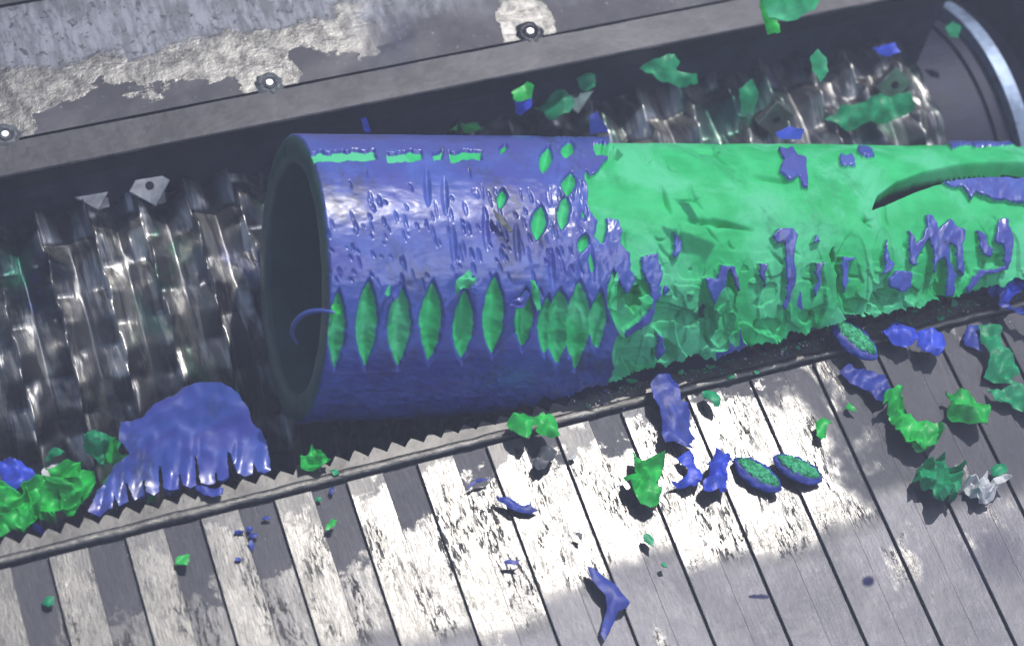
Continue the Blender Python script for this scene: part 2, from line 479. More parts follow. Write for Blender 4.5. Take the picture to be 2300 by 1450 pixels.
# ------------------------------------------------------------------ housing (setting)
def struct(name, x0, x1, y0, y1, z0, z1, mt=M_DARK):
    bm = bmesh.new(); box_bm(bm, x0, x1, y0, y1, z0, z1)
    return tag(bm_obj(name, bm, mt), kind='structure')
struct('machine_floor', -1.8, 1.6, -1.6, 1.8, -1.05, -1.0)
struct('side_wall', 1.06, 1.10, -.6, 1.6, -.998, -.004)
struct('side_ledge', 1.062, 3.2, -.6, 2.4, .0, .02)
struct('rear_floor', -1.5, 1.058, 1.602, 2.6, -.3, -.25)
struct('far_side_wall', -1.56, -1.52, -1.5, 1.6, -.998, -.06)
struct('back_wall', -1.5, 1.058, .62, .66, -.998, -.302)

# ------------------------------------------------------------------ rotor
RY, RZ, RR = .32, -.41, .300
XR0, XR1 = -1.35, .84
rotor = empty('shredder_rotor', (0, RY, RZ))
tag(rotor, 'dark ridged steel rotor set with small square cutting knives', 'rotor')
nx, na = 900, 240
X = np.linspace(XR0, XR1, nx); A = np.radians(np.linspace(-70, 215, na))
XX, AA = np.meshgrid(X, A, indexing='ij')
PITCH = .072
tri = np.abs(((XX / PITCH) % 1) - .5) * 2
rad = RR - .012 + .024 * tri
slant = XX - AA * .035
RW = np.floor(XX / PITCH)
ath = np.abs(((AA / .29 + RW * .382 + .12 * vnoise(RW * .7, RW * 0 + 2.2, 8)) % 1) - .5) * 2
rad = RR - .018 + .034 * tri * (1 - ath) ** .8 + .006 * tri
rad = rad + .0040 * fbm(slant * 26, AA * 3.2, 31, 3) + .0022 * fbm(slant * 75, AA * 5, 35, 3)
rad = rad + .006 * sstep(fbm(slant * 34, AA * 5.5, 39, 2), .25, .6)
V = np.stack([XX, rad * np.cos(AA), rad * np.sin(AA)], -1).reshape(-1, 3)
idx = np.arange(nx * na).reshape(nx, na)
Fc = np.stack([idx[:-1, :-1], idx[1:, :-1], idx[1:, 1:], idx[:-1, 1:]], -1).reshape(-1, 4)
body = mesh_obj('rotor_body', V, Fc.tolist(), M_ROTOR, rotor, True)
cyl = np.stack([XX, AA * RR, XX * 0], -1).reshape(-1, 3).astype(np.float32)
at = body.data.attributes.new('cyl', 'FLOAT_VECTOR', 'POINT'); at.data.foreach_set('vector', cyl.ravel())
# end disc
def disc(name, x0, x1, r0, r1, mt):
    bm = bmesh.new(); sg = 120
    ra, rb = [], []
    rings = []
    for (x, r) in [(x0, r0), (x0, r1), (x1, r1), (x1, r0)]:
        rings.append([bm.verts.new((x, r * math.cos(2 * math.pi * k / sg), r * math.sin(2 * math.pi * k / sg))) for k in range(sg)])
    for q in range(4):
        A_, B_ = rings[q], rings[(q + 1) % 4]
        for k in range(sg):
            bm.faces.new((A_[k], A_[(k + 1) % sg], B_[(k + 1) % sg], B_[k]))
    bmesh.ops.recalc_face_normals(bm, faces=bm.faces)
    o = bm_obj(name, bm, mt, rotor)
    return o
disc('end_disc', .842, .94, .02, .262, M_NEARBLACK)
disc('flange_ring', .966, .990, .270, .292, M_RING)
disc('shaft', .9405, 1.03, .001, .2695, M_NEARBLACK)

def knife_mesh():
    bm = bmesh.new()
    s = .0225
    box_bm(bm, -s, s, -s, s, -.006, .006)
    bevel(bm, .0012, 2)
    # dish the cutting face a little
    bmesh.ops.rotate(bm, verts=bm.verts, cent=(0, 0, 0), matrix=Matrix.Rotation(math.pi / 4, 3, 'Z'))
    me = bpy.data.meshes.new('knife'); bm.to_mesh(me); bm.free(); me.materials.append(M_KNIFE)
    bm = bmesh.new()
    bmesh.ops.create_cone(bm, cap_ends=True, segments=20, radius1=.0066, radius2=.0060, depth=.003)
    mb = bpy.data.meshes.new('knife_bolt'); bm.to_mesh(mb); bm.free(); mb.materials.append(M_STRIP)
    # holder: wedge tapering back along the rotor
    V = [(-.020, -.030, 0), (.020, -.030, 0), (.0, .020, 0), (-.024, 0, 0), (.024, 0, 0),
         (-.010, -.034, -.062), (.010, -.034, -.062)]
    bm = bmesh.new(); vs = [bm.verts.new(v) for v in V]
    bmesh.ops.convex_hull(bm, input=vs); bmesh.ops.recalc_face_normals(bm, faces=bm.faces)
    bevel(bm, .0014, 2)
    mh = bpy.data.meshes.new('knife_holder'); bm.to_mesh(mh); bm.free(); mh.materials.append(M_KNIFE2)
    return me, mb, mh
M_KNIFE2 = mat_steel('holder steel', (.22, .215, .21), .36, .92, 50, .002, contrast=.5)
KM, KB, KH = knife_mesh()
def add_knife(x, phi, tw=0.0, rake=0.0):
    r = RR + .020
    er = Vector((0, math.cos(phi), math.sin(phi))); tn = Vector((0, -math.sin(phi), math.cos(phi)))
    ex = er.cross(tn)
    M = Matrix([[ex[i], er[i], tn[i], 0] for i in range(3)] + [[0, 0, 0, 1]])
    M = M @ Matrix.Rotation(tw, 4, 'Y') @ Matrix.Rotation(rake, 4, 'X')
    k = bpy.data.objects.new('knife', KM); COL.objects.link(k); k.parent = rotor
    k.matrix_local = Matrix.Translation(Vector((x, 0, 0)) + er * r) @ M
    b = bpy.data.objects.new('knife_bolt', KB); COL.objects.link(b); b.parent = k; b.location = (0, 0, .0068)
    h = bpy.data.objects.new('knife_holder', KH); COL.objects.link(h); h.parent = k; h.location = (0, 0, -.0065)
cnt = 0
RAKE = math.radians(-38)
rk = random.Random(5)
for i in range(32):
    x = XR0 + .03 + i * PITCH
    if x > XR1 - .02 or x < -.86: continue
    vpos = abs(((i / 11.0) % 1) - .5) * 2           # chevron arrangement
    for j in range(5):
        ph = math.radians((vpos * 72 + j * 72 + rk.uniform(-4, 4)) % 360)
        d = math.degrees(ph)
        if 20 < d < (122 if x > -.1 else 60):
            if x > -.1 and rk.random() < .5: continue
            add_knife(x, ph, rk.uniform(-.06, .06), RAKE * rk.uniform(.5, 1.1)); cnt += 1
# two knives that stand clear on the crest at the left
for (px, py) in [(205, 428), (335, 412)]:
    # find x on the crest for this pixel
    best = None
    for xx in np.linspace(-.95, .2, 400):
        for phd in range(48, 125, 3):
            a_ = math.radians(phd); r = RR + .020
            q = project(np.array([xx, RY + r * math.cos(a_), RZ + r * math.sin(a_)]))
            e = (q[0] - px) ** 2 + (q[1] - py) ** 2
            if best is None or e < best[0]: best = (e, xx, a_)
    add_knife(best[1], best[2], 0.1, RAKE * 1.25)

# ------------------------------------------------------------------ the pipe
pL = D(658, 626, 2.74); pR = D(2200, 604, 3.10)
ax = (pR - pL); LEN0 = np.linalg.norm(ax); ax = ax / LEN0
PR = 325 * 2.74 / F
SK = .0048                                   # blue skin thickness
e1 = np.cross(ax, FWD); e1 /= np.linalg.norm(e1)
if e1 @ DOWN > 0: e1 = -e1                   # e1 points up in the picture
e2 = np.cross(ax, e1)
if e2 @ FWD > 0: e2 = -e2                    # e2 points at the camera
LEN = LEN0 + .14

def inpoly(px, py, poly):
    ins = np.zeros(px.shape, bool); n = len(poly)
    for i in range(n):
        x1, y1 = poly[i]; x2, y2 = poly[(i + 1) % n]
        if y1 == y2: continue
        c = ((y1 > py) != (y2 > py)) & (px < (x2 - x1) * (py - y1) / (y2 - y1) + x1)
        ins ^= c
    return ins
def sdf(px, py, poly, pad=14):
    """signed px distance, positive inside, clipped at +-pad"""
    out = np.full(px.shape, -float(pad))
    xs_ = [p[0] for p in poly]; ys_ = [p[1] for p in poly]
    sel = (px > min(xs_) - pad) & (px < max(xs_) + pad) & (py > min(ys_) - pad) & (py < max(ys_) + pad)
    if not sel.any(): return out
    X_, Y_ = px[sel], py[sel]
    d = np.full(X_.shape, 1e9); n = len(poly)
    for i in range(n):
        ax_, ay_ = poly[i]; bx_, by_ = poly[(i + 1) % n]
        vx, vy = bx_ - ax_, by_ - ay_; L = vx * vx + vy * vy + 1e-9
        t = np.clip(((X_ - ax_) * vx + (Y_ - ay_) * vy) / L, 0, 1)
        d = np.minimum(d, np.hypot(X_ - ax_ - t * vx, Y_ - ay_ - t * vy))
    s = np.where(inpoly(X_, Y_, poly), d, -d)
    out[sel] = np.clip(s, -pad, pad)
    return out

GREENP = [(1366, 296), (1372, 335), (1362, 352), (1345, 372), (1330, 392), (1319, 376), (1316, 400), (1322, 454), (1327, 474), (1342, 489), (1339, 526), (1348, 546),
          (1358, 538), (1365, 489), (1391, 489), (1400, 518), (1394, 546), (1417, 570), (1417, 599), (1430, 636), (1412, 662), (1396, 642),
          (1380, 604), (1366, 640), (1367, 684), (1385, 722), (1402, 762), (1384, 822), (1366, 870), (1360, 1000), (2500, 1000), (2500, 296)]
BLUEP = [
    [(1443, 575), (1478, 570), (1490, 612), (1481, 640), (1474, 700), (1464, 722), (1440, 740), (1405, 764), (1400, 752), (1438, 724), (1460, 700), (1464, 642), (1446, 612)],
    [(1517, 518), (1535, 545), (1530, 568), (1520, 577), (1514, 550)],
    [(1623, 593), (1652, 594), (1664, 652), (1655, 642), (1641, 600), (1633, 620), (1628, 655), (1640, 676), (1618, 694), (1600, 672), (1590, 640), (1586, 623), (1610, 627)],
    [(1709, 590), (1725, 590), (1720, 644), (1713, 622)],
    [(1738, 526), (1752, 509), (1781, 512), (1795, 526), (1790, 549), (1785, 584), (1791, 622), (1778, 668), (1764, 700), (1760, 690), (1770, 642), (1767, 584), (1768, 541), (1752, 543)],
    [(1831, 545), (1838, 521), (1845, 541)],
    [(1833, 587), (1853, 587), (1848, 622), (1836, 668), (1830, 654), (1838, 620)],
    [(1897, 575), (1925, 575), (1909, 588), (1909, 628), (1897, 656), (1892, 613)],
    [(1995, 536), (2004, 581), (2012, 593), (2004, 612), (1988, 615), (1992, 570)],
    [(2042, 517), (2053, 523), (2059, 546), (2077, 526), (2088, 480), (2100, 480), (2111, 515), (2132, 489), (2169, 515), (2166, 541), (2169, 599), (2165, 620), (2152, 604), (2152, 555), (2134, 549), (2136, 584), (2150, 616), (2143, 664), (2125, 662), (2133, 616), (2124, 575), (2110, 588), (2104, 616), (2098, 599), (2099, 555), (2090, 529), (2066, 572), (2056, 598), (2047, 593)],
    [(2200, 518), (2216, 521), (2220, 549), (2234, 558), (2227, 580), (2208, 570)],
    [(2247, 489), (2265, 489), (2280, 532), (2274, 570), (2268, 604), (2240, 612), (2210, 618), (2190, 642), (2176, 664), (2174, 645), (2202, 606), (2257, 596), (2257, 552), (2238, 535)],
    [(1752, 329), (1781, 326), (1793, 347), (1813, 352), (1820, 418), (1806, 412), (1798, 390), (1775, 399), (1753, 380), (1761, 352)],
    [(1890, 344), (1917, 344), (1923, 364), (1891, 364)],
    [(1929, 320), (1955, 323), (1969, 344), (1955, 346), (1929, 336)],
    [(2120, 404), (2175, 398), (2360, 392), (2360, 462), (2240, 446), (2195, 428), (2182, 440), (2165, 418)],
    [(2118, 309), (2221, 296), (2360, 280), (2360, 312), (2221, 320), (2140, 323)],
    [(2015, 610), (2048, 609), (2046, 642), (2036, 660), (2004, 654), (2000, 628)],
    [(1300, 480), (1318, 470), (1325, 500), (1316, 540)],
    [(1478, 745), (1492, 760), (1494, 790), (1480, 812), (1476, 780)],
]
SLOT = [(1966, 464), (1978, 431), (2019, 399), (2077, 376), (2149, 358), (2230, 351), (2400, 350), (2400, 396), (2200, 394), (2106, 404), (2062, 420), (2013, 444)]
HOLES = [[(2004, 644), (2034, 668), (2012, 692), (1990, 692), (1984, 657)], [(1420, 655), (1445, 640), (1446, 690), (1430, 708), (1415, 690)],
         [(1594, 690), (1618, 700), (1622, 750), (1600, 790), (1584, 760), (1586, 710)], [(1872, 566), (1880, 552), (1886, 590), (1878, 598)],
         [(1330, 318), (1385, 318), (1400, 338), (1392, 346), (1340, 344)]]
# knife cuts: cx, cy(top), cy(bottom), half width, depth
CUTS = [(757, 640, 845, 24, .0125), (825, 618, 842, 30, .0145), (898, 625, 838, 31, .0145), (969, 622, 826, 31, .014), (1042, 640, 822, 30, .013),
        (1110, 608, 812, 30, .0145), (1178, 640, 795, 28, .012), (1228, 655, 810, 26, .0105), (1255, 640, 830, 40, .0115), (1300, 620, 840, 36, .0125), (1345, 640, 800, 26, .010),
        (1226, 320, 392, 17, .011), (1275, 308, 356, 19, .0095), (1127, 418, 470, 13, .0095), (1212, 452, 545, 22, .0110), (1279, 380, 440, 20, .011),
        (1267, 430, 520, 18, .010), (1312, 520, 570, 16, .010), (1130, 318, 345, 12, .008), (1375, 300, 350, 15, .012),
        (1395, 740, 850, 22, .012)]
npi, nth = 1150, 560
S = np.linspace(0, LEN, npi); TH = np.radians(np.linspace(-104, 112, nth))   # 0 = facing camera, + = up
SS, TT = np.meshgrid(S, TH, indexing='ij')
def pipe_pos(s, t, r):
    return (pL[None, None] + s[..., None] * ax + (r * np.sin(t))[..., None] * e1 + (r * np.cos(t))[..., None] * e2)
base = pipe_pos(SS, TT, np.full(SS.shape, PR))
q = base - CAM; dd = q @ FWD
PX = 1150 + F * (q @ RIGHT) / dd; PY = 725 + F * (q @ DOWN) / dd
# ragged warp of the outlines
wx = PX + 6 * fbm(PX / 22, PY / 22, 41, 3); wy = PY + 7 * fbm(PX / 20, PY / 26, 45, 3)
g = sdf(wx, wy, GREENP)
for bp in BLUEP: g = np.minimum(g, -sdf(wx, wy, bp) )
dep = (SK + .0028) * sstep(g, -1.2, 2.5)
gm = sstep(g, 0, 4)
# carved relief of the green core
scal = np.abs(fbm(PX / 95, PY / 60, 51, 3))
dep = dep + gm * (.0026 * scal + .0005 * fbm(PX / 18, PY / 30, 55, 3))
low = sstep(PY, 560, 640)
flute = np.abs(np.sin((PX + 14 * fbm(PX / 60, PY / 80, 58, 2)) * math.pi / 66))
dep = dep + gm * low * (.0040 * (1 - flute) ** 1.0 * (0.6 + .8 * fbm(PX / 50, PY / 40, 59, 2)).clip(0, 2)
                        + .004 * np.round(1.8 * fbm(PX / 60, PY / 55, 71, 2)) )
# overlapping scoop terraces of the cutters
rs = random.Random(12)
for i in range(26):
    cx, cy = rs.uniform(1390, 2300), rs.uniform(350, 640); rx, ry = rs.uniform(60, 130), rs.uniform(40, 90)
    u = ((wx - cx) / rx) ** 2 + ((wy - cy) / ry) ** 2
    dep = dep + gm * np.where(u < 1, .0012 * (1 - u) ** .5 * rs.choice([1, .8, -.5]), 0)
# a row of deep scoops along the green foot
gsc = random.Random(77)
xx_ = 1420
while xx_ < 2320:
    ly = 1120 - .222 * (xx_ + 0) if False else 870 - .2 * (xx_ - 1400)
    y0 = ly - gsc.uniform(190, 260); y1 = ly - gsc.uniform(0, 40); hw = gsc.uniform(22, 46)
    yc = (y0 + y1) / 2; hh = (y1 - y0) / 2
    u = (wy * .5 + PY * .5 - yc) / hh; width = hw * np.clip(1 - np.abs(u) ** 3.0, 0, 1) + 1e-6
    v = (wx * .7 + PX * .3 - xx_) / width
    side = gsc.choice([-1, 1])
    prof = np.where((np.abs(v) < 1) & (np.abs(u) < 1), (.35 + .65 * (1 + side * v) / 2) * gsc.uniform(.006, .012), 0)
    dep = dep + gm * prof * np.clip((u + 1) * 1.1, 0, 1)
    if gsc.random() < .6:
        cy = gsc.uniform(yc - 10, y1 - 20); v2 = (wx - xx_ - gsc.uniform(-20, 20)) / gsc.uniform(16, 34); u2 = (wy - cy) / gsc.uniform(16, 30)
        dep = dep + gm * np.where(v2 * v2 + u2 * u2 < 1, gsc.uniform(.004, .010), 0)
    xx_ += gsc.uniform(48, 92)
# sharp creases
for i in range(34):
    cx, cy = rs.uniform(1380, 2280), rs.uniform(325, 760); L_ = rs.uniform(10, 42); an = rs.choice([rs.gauss(0.1, .3), rs.gauss(1.15, .3)])
    c_, s_ = math.cos(an), math.sin(an)
    u = ((PX - cx) * c_ + (PY - cy) * s_) / L_; v = (-(PX - cx) * s_ + (PY - cy) * c_ + u * u * 6) / rs.uniform(2.5, 4.5)
    dep = dep + gm * .0045 * np.clip(1 - u * u, 0, 1) * np.exp(-v * v)
CR = [(1500, 440, 40, 1.25, 5), (1650, 500, 55, .25, 5), (1600, 495, 55, .12, 6), (1590, 325, 30, .05, 4), (1740, 392, 55, .18, 5)]
for cx, cy, L_, an, w_ in CR:
    c_, s_ = math.cos(an), math.sin(an)
    u = ((PX - cx) * c_ + (PY - cy) * s_) / L_; v = (-(PX - cx) * s_ + (PY - cy) * c_) / w_
    dep = dep + gm * .009 * np.clip(1 - u * u, 0, 1) * np.exp(-v * v)
# cuts in the blue end
bmask = 1 - gm
for cx, y0, y1, hw, dp in CUTS:
    yc = (y0 + y1) / 2; hh = (y1 - y0) / 2
    u = (wy * .4 + PY * .6 - yc) / hh; width = hw * np.clip(1 - np.abs(u) ** 1.7, 0, 1) + 1e-6
    lean = cx + 5 * u * -1
    v = (wx * .55 + PX * .45 - lean) / width
    prof = np.where((np.abs(v) < 1) & (np.abs(u) < 1), (1 - np.abs(v) ** 1.6) * dp * np.clip(1.25 * (1 - u * u), 0, 1), 0)
    dep = np.maximum(dep, prof)
# scraped stripe near the crest
for (x0, x1) in [(690, 842), (868, 946), (972, 992), (1008, 1082)]:
    st = sdf(wx, wy, [(x0, 340), (x1, 336), (x1 + 3, 356), (x0 + 5, 361)])
    dep = np.maximum(dep, (SK + .0006) * sstep(st, -3, 1))
# nicks
for i in range(150):
    cx = rs.uniform(720, 1330); cy = rs.choice([rs.gauss(455, 35), rs.gauss(560, 40), rs.uniform(400, 660), rs.gauss(540, 50)])
    hh = rs.uniform(6, 22); hw = rs.uniform(2, 5.5)
    if cx < 900: hh *= .8
    u = (PY - cy) / hh; v = (PX - cx - 4 * u) / hw
    dep = np.maximum(dep, np.where(u * u + v * v < 1, (1 - u * u - v * v) * rs.uniform(.0012, .0034), 0))
for i in range(7):      # long shallow knife marks
    cx = [1000, 1092, 1019, 1162, 1240, 960, 1330][i]; cy = [440, 520, 550, 545, 600, 420, 590][i]
    u = (PY - cy) / 46; v = (PX - cx - 3 * u) / 9
    dep = np.maximum(dep, np.where(u * u + v * v < 1, (1 - u * u - v * v) * .004, 0))
rough_lo = sstep(PY, 800, 850) * bmask
dep = dep + bmask * (.0006 * fbm(PX / 40, PY / 16, 61, 3)) + rough_lo * .003 * np.abs(fbm(PX / 30, PY / 18, 63, 3))
mid = sstep(PX, 1180, 1260) * bmask
dep = dep + mid * .0035 * np.abs(fbm(PX / 34, PY / 55, 64, 3))
for hp in HOLES: dep = dep + .016 * sstep(sdf(wx, wy, hp), -3, 5)
dep = dep + .034 * sstep(sdf(PX, PY, SLOT), -2, 4)
# the torn mouth edge
RAD = PR - np.clip(dep, -.004, .042)
RAD[0, :] -= .003; RAD[1, :] -= .0012
pv = pipe_pos(SS, TT, RAD).reshape(-1, 3)
# bitten away where the toothed strip and the rotor cut in
LX = np.linspace(600, 2700, 60)
xw = np.array([[x_, -.136, 0] for x_ in np.linspace(-.5, 1.2, 80)]); lq = [project(v_) for v_ in xw]
lpx = np.array([v_[0] for v_ in lq]); lpy = np.array([v_[1] for v_ in lq])
line = np.interp(PX, lpx, lpy)
jag = 15 * fbm(PX / 26, PY / 200, 81, 3) + 9 * np.abs(fbm(PX / 9, PY / 200, 83, 2))
gone = (PY > line - 14 + jag)
mz = .25 * (dep[:-1, :-1] + dep[1:, :-1] + dep[1:, 1:] + dep[:-1, 1:])
gone |= sdf(PX, PY, SLOT) > 2.5
cut = gone[:-1, :-1] | gone[1:, :-1] | gone[1:, 1:] | gone[:-1, 1:]
idx = np.arange(npi * nth).reshape(npi, nth)
quads = np.stack([idx[:-1, :-1], idx[1:, :-1], idx[1:, 1:], idx[:-1, 1:]], -1)
pipe = empty('plastic_pipe', tuple(pL))
tag(pipe, 'large blue plastic pipe with green core, open end left, half shredded', 'pipe')
def label(mask):
    lab = np.zeros(mask.shape, np.int32); cur = 0; H_, W_ = mask.shape
    mk = mask.tolist(); seen = [[False] * W_ for _ in range(H_)]
    comps = []
    for i0, j0 in zip(*np.nonzero(mask)):
        if seen[i0][j0]: continue
        seen[i0][j0] = True; st_ = [(i0, j0)]; comp = []
        while st_:
            i, j = st_.pop(); comp.append((i, j))
            for a_, b_ in ((i + 1, j), (i - 1, j), (i, j + 1), (i, j - 1)):
                if 0 <= a_ < H_ and 0 <= b_ < W_ and mk[a_][b_] and not seen[a_][b_]:
                    seen[a_][b_] = True; st_.append((a_, b_))
        comps.append(comp)
    return comps
def sub(name, cells, mt):
    c_ = np.array(cells); Fq = quads[c_[:, 0], c_[:, 1]]
    used, inv = np.unique(Fq, return_inverse=True)
    return mesh_obj(name, pv[used] - pL, inv.reshape(-1, 4).tolist(), mt, pipe, True)
isg = mz > SK
alive = ~cut
bc = sorted(label((~isg) & alive), key=len, reverse=True)
for c_ in bc[1:]:
    if len(c_) < 40:
        for i, j in c_: isg[i, j] = True
    else: sub('skin_patch', c_, M_BLUE)
sub('blue_skin', bc[0], M_BLUE)
gc = sorted(label(isg & alive), key=len, reverse=True)
left = []
for c_ in gc[1:]:
    if len(c_) < 40: left += c_
    else: sub('green_cut', c_, M_GREEN)
sub('green_core', gc[0], M_GREEN)
if left: tag(sub('green_nicks', left, M_GREEN), kind='stuff')
# mouth: end ring and inner wall
RI = PR * .80
bm = bmesh.new(); sg = 200
rings = []
for (s_, r_) in [(0.0, PR - .003), (-.0025, PR - .007), (-.0035, PR - .018), (-.002, RI + .006), (.001, RI + .001), (.006, RI)]:
    cur = []
    for k in range(sg):
        a = 2 * math.pi * k / sg
        wv_ = .0012 * mnoise.noise(Vector((math.cos(a) * 6, math.sin(a) * 6, s_ * 200)))
        p_ = s_ * ax + (r_ + wv_ * .5) * (math.sin(a) * e1 + math.cos(a) * e2) + wv_ * ax
        cur.append(bm.verts.new(p_))
    rings.append(cur)
for A_, B_ in zip(rings, rings[1:]):
    for k in range(sg): bm.faces.new((A_[k], B_[k], B_[(k + 1) % sg], A_[(k + 1) % sg]))
bm_obj('end_ring', bm, M_RIM if 'M_RIM' in globals() else M_INNER, pipe, True)
bm = bmesh.new(); prev = None
for s_ in np.linspace(.006, LEN, 40):
    cur = [bm.verts.new(s_ * ax + RI * (math.sin(2 * math.pi * k / 96) * e1 + math.cos(2 * math.pi * k / 96) * e2)) for k in range(96)]
    if prev:
        for k in range(96): bm.faces.new((prev[k], cur[k], cur[(k + 1) % 96], prev[(k + 1) % 96]))
    prev = cur
# leave out what the cutters have eaten
kill = []
for f_ in bm.faces:
    c_ = f_.calc_center_median(); w_ = np.array(c_) + pL
    x_, y_, _d = project(w_)
    front = (np.array(c_) @ e2) > -.02 * 0 and (np.array(c_) @ e1) > -.02
    if (y_ > np.interp(x_, lpx, lpy) - 30 and x_ > 900) or (x_ > 1930 and 320 < y_ < 480 and front): kill.append(f_)
bmesh.ops.delete(bm, geom=kill, context='FACES')
bm_obj('inner_wall', bm, M_INNER, pipe, True)
# back half of the outer wall
bm = bmesh.new(); prev = None
aa_ = np.radians(np.linspace(112, 256, 50))
for s_ in np.linspace(.0, LEN * .62, 14):
    cur = [bm.verts.new(s_ * ax + (PR - .001) * (math.sin(a) * e1 + math.cos(a) * e2)) for a in aa_]
    if prev:
        for k in range(49): bm.faces.new((prev[k], prev[k + 1], cur[k + 1], cur[k]))
    prev = cur
bm_obj('rear_skin', bm, M_BLUE, pipe, True)

# ------------------------------------------------------------------ shavings
def piece(name, label, cat, outline, z=.006, top=M_CGREEN, bot=None, amp=.006, freq=45, dome=.0, bend=None, thick=.0018,
          group=None, res=6.5, seed=0, lat=.3, plane=None, flat=False, jitter=2.0, lift=None):
    """a torn sheet: outline in photo pixels dropped on the height z, meshed, crumpled and given thickness"""
    r_ = random.Random(seed * 7 + len(outline) * 13 + int(outline[0][0]))
    pts = []
    n = len(outline)
    for i in range(n):
        a_, b_ = outline[i], outline[(i + 1) % n]
        L_ = math.hypot(b_[0] - a_[0], b_[1] - a_[1]); k = max(1, int(L_ / res))
        for j in range(k):
            t = j / k; jj = 0 if j == 0 else jitter
            pts.append((a_[0] + (b_[0] - a_[0]) * t + r_.uniform(-jj, jj), a_[1] + (b_[1] - a_[1]) * t + r_.uniform(-jj, jj)))
    nb = len(pts)
    xs_ = [p[0] for p in pts]; ys_ = [p[1] for p in pts]
    bp = np.array(pts)
    gx, gy = np.meshgrid(np.arange(min(xs_), max(xs_), res), np.arange(min(ys_), max(ys_), res))
    gx = (gx + (np.arange(gx.shape[0]) % 2)[:, None] * res / 2).ravel(); gy = gy.ravel()
    s_ = sdf(gx, gy, pts, pad=400)
    inner = [(float(a), float(b)) for a, b, c in zip(gx, gy, s_) if c > res * .55]
    allp = [Vector(p) for p in pts + inner]
    vo, ed, fa, _, _, _ = delaunay_2d_cdt(allp, [], [list(range(nb))], 1, 1e-4)
    vo = np.array([(v.x, v.y) for v in vo])
    S_ = sdf(vo[:, 0], vo[:, 1], pts, pad=400); mx = max(S_.max(), 1)
    W = np.array([P(a, b, z) if plane is None else plane(a, b) for a, b in vo])
    C_ = W.mean(0)
    L = W - C_
    ext = np.abs(L[:, :2]).max() + 1e-6
    out = []
    for i, l in enumerate(L):
        q_ = Vector((l[0] * freq + seed * 3.1, l[1] * freq, seed * 1.7))
        h = mnoise.noise(q_) * .65 + (.5 - abs(mnoise.noise(q_ * 1.9 + Vector((5, 2, 1))))) * .95 + .20 * mnoise.noise(q_ * 3.4)
        rim = (1 - max(0.0, S_[i] / mx)) ** 2
        fd = abs(mnoise.noise(Vector((l[0] * freq * .45 + l[1] * freq * .2 + seed, l[1] * freq * .9 - l[0] * freq * .3, seed * .7))))
        dz = amp * (.9 * h + 1.8 * (.35 - fd)) + amp * 1.2 * rim * mnoise.noise(q_ * 1.6 + Vector((4, 4, 7))) + dome * .28 * max(0.0, S_[i] / mx) ** .6
        dx = amp * lat * 1.4 * mnoise.noise(q_ + Vector((9, 1, 4))); dy = amp * lat * mnoise.noise(q_ + Vector((3, 8, 4)))
        if bend is not None:
            ang, cv = bend
            u = l[0] * math.cos(ang) + l[1] * math.sin(ang)
            dz += cv * (u / ext) ** 2 * ext
        if lift is not None: dz += lift(vo[i][0], vo[i][1])
        out.append([l[0] + dx, l[1] + dy, l[2] + dz])
    out = np.array(out)
    if plane is None:
        mnz = np.percentile(out[:, 2], 4); out[:, 2] -= mnz      # rest on the surface
        out[:, 2] = np.maximum(out[:, 2], -.001)
    bm = bmesh.new()
    tv = [bm.verts.new(v) for v in out]
    fs = []
    for f_ in fa:
        try: fs.append(bm.faces.new([tv[i] for i in f_]))
        except ValueError: pass
    bm.normal_update()
    up = sum((f_.normal for f_ in fs), Vector())
    if up.dot(Vector(-FWD)) < 0:
        bmesh.ops.reverse_faces(bm, faces=fs); bm.normal_update()
    nrm = [v.normal.copy() for v in tv]
    ex = bmesh.ops.duplicate(bm, geom=list(bm.verts) + list(bm.faces))
    mp = ex['vert_map']
    low = [e for e in ex['geom'] if isinstance(e, bmesh.types.BMFace)]
    for v, nn in zip(tv, nrm): mp[v].co = v.co - nn * thick
    bmesh.ops.reverse_faces(bm, faces=low)
    for e in [e for e in bm.edges if len(e.link_faces) == 1 and e.link_faces[0] in set(fs)]:
        a_, b_ = e.verts
        try: bm.faces.new((b_, a_, mp[a_], mp[b_]))
        except (ValueError, KeyError): pass
    lows = set(low)
    for f_ in bm.faces:
        f_.material_index = 0 if (f_ not in lows) else 1
    bmesh.ops.recalc_face_normals(bm, faces=bm.faces)
    o = bm_obj(name, bm, [top, bot or top], smooth=not flat, loc=tuple(C_))
    if plane is None: o.location.z = z + thick + .0005
    if not flat:
        try:
            o.data.set_sharp_from_angle(angle=math.radians(50))
        except Exception: pass
    if label: tag(o, label, cat, group)
    return o

GR = 'plastic shavings on the slatted plate'
piece('shaving', 'bright green crumpled shaving on the sunlit bars below the long blue one', 'plastic shaving',
      [(1421, 1018), (1440, 1030), (1466, 1038), (1480, 1032), (1486, 1052), (1480, 1080), (1474, 1090), (1478, 1110), (1470, 1140), (1456, 1147), (1440, 1138), (1428, 1120), (1412, 1104), (1396, 1092), (1396, 1074), (1404, 1070), (1416, 1074), (1428, 1072), (1422, 1048)],
      top=M_CGREEN, amp=.016, freq=34, dome=.012, group=GR, seed=3)
piece('shaving', 'long dark blue peeled flap lying across the edge bar onto the plate', 'plastic shaving',
      [(1458, 870), (1474, 853), (1500, 852), (1520, 868), (1526, 895), (1528, 912), (1546, 912), (1552, 930), (1546, 950), (1550, 975), (1560, 985), (1545, 1000), (1552, 1010), (1534, 1008), (1510, 996), (1492, 1002), (1484, 985), (1484, 950), (1476, 925), (1462, 905)],
      z=.012, top=M_NAVY, amp=.007, freq=26, dome=.022, bend=(.35, .25), group=GR, seed=5)
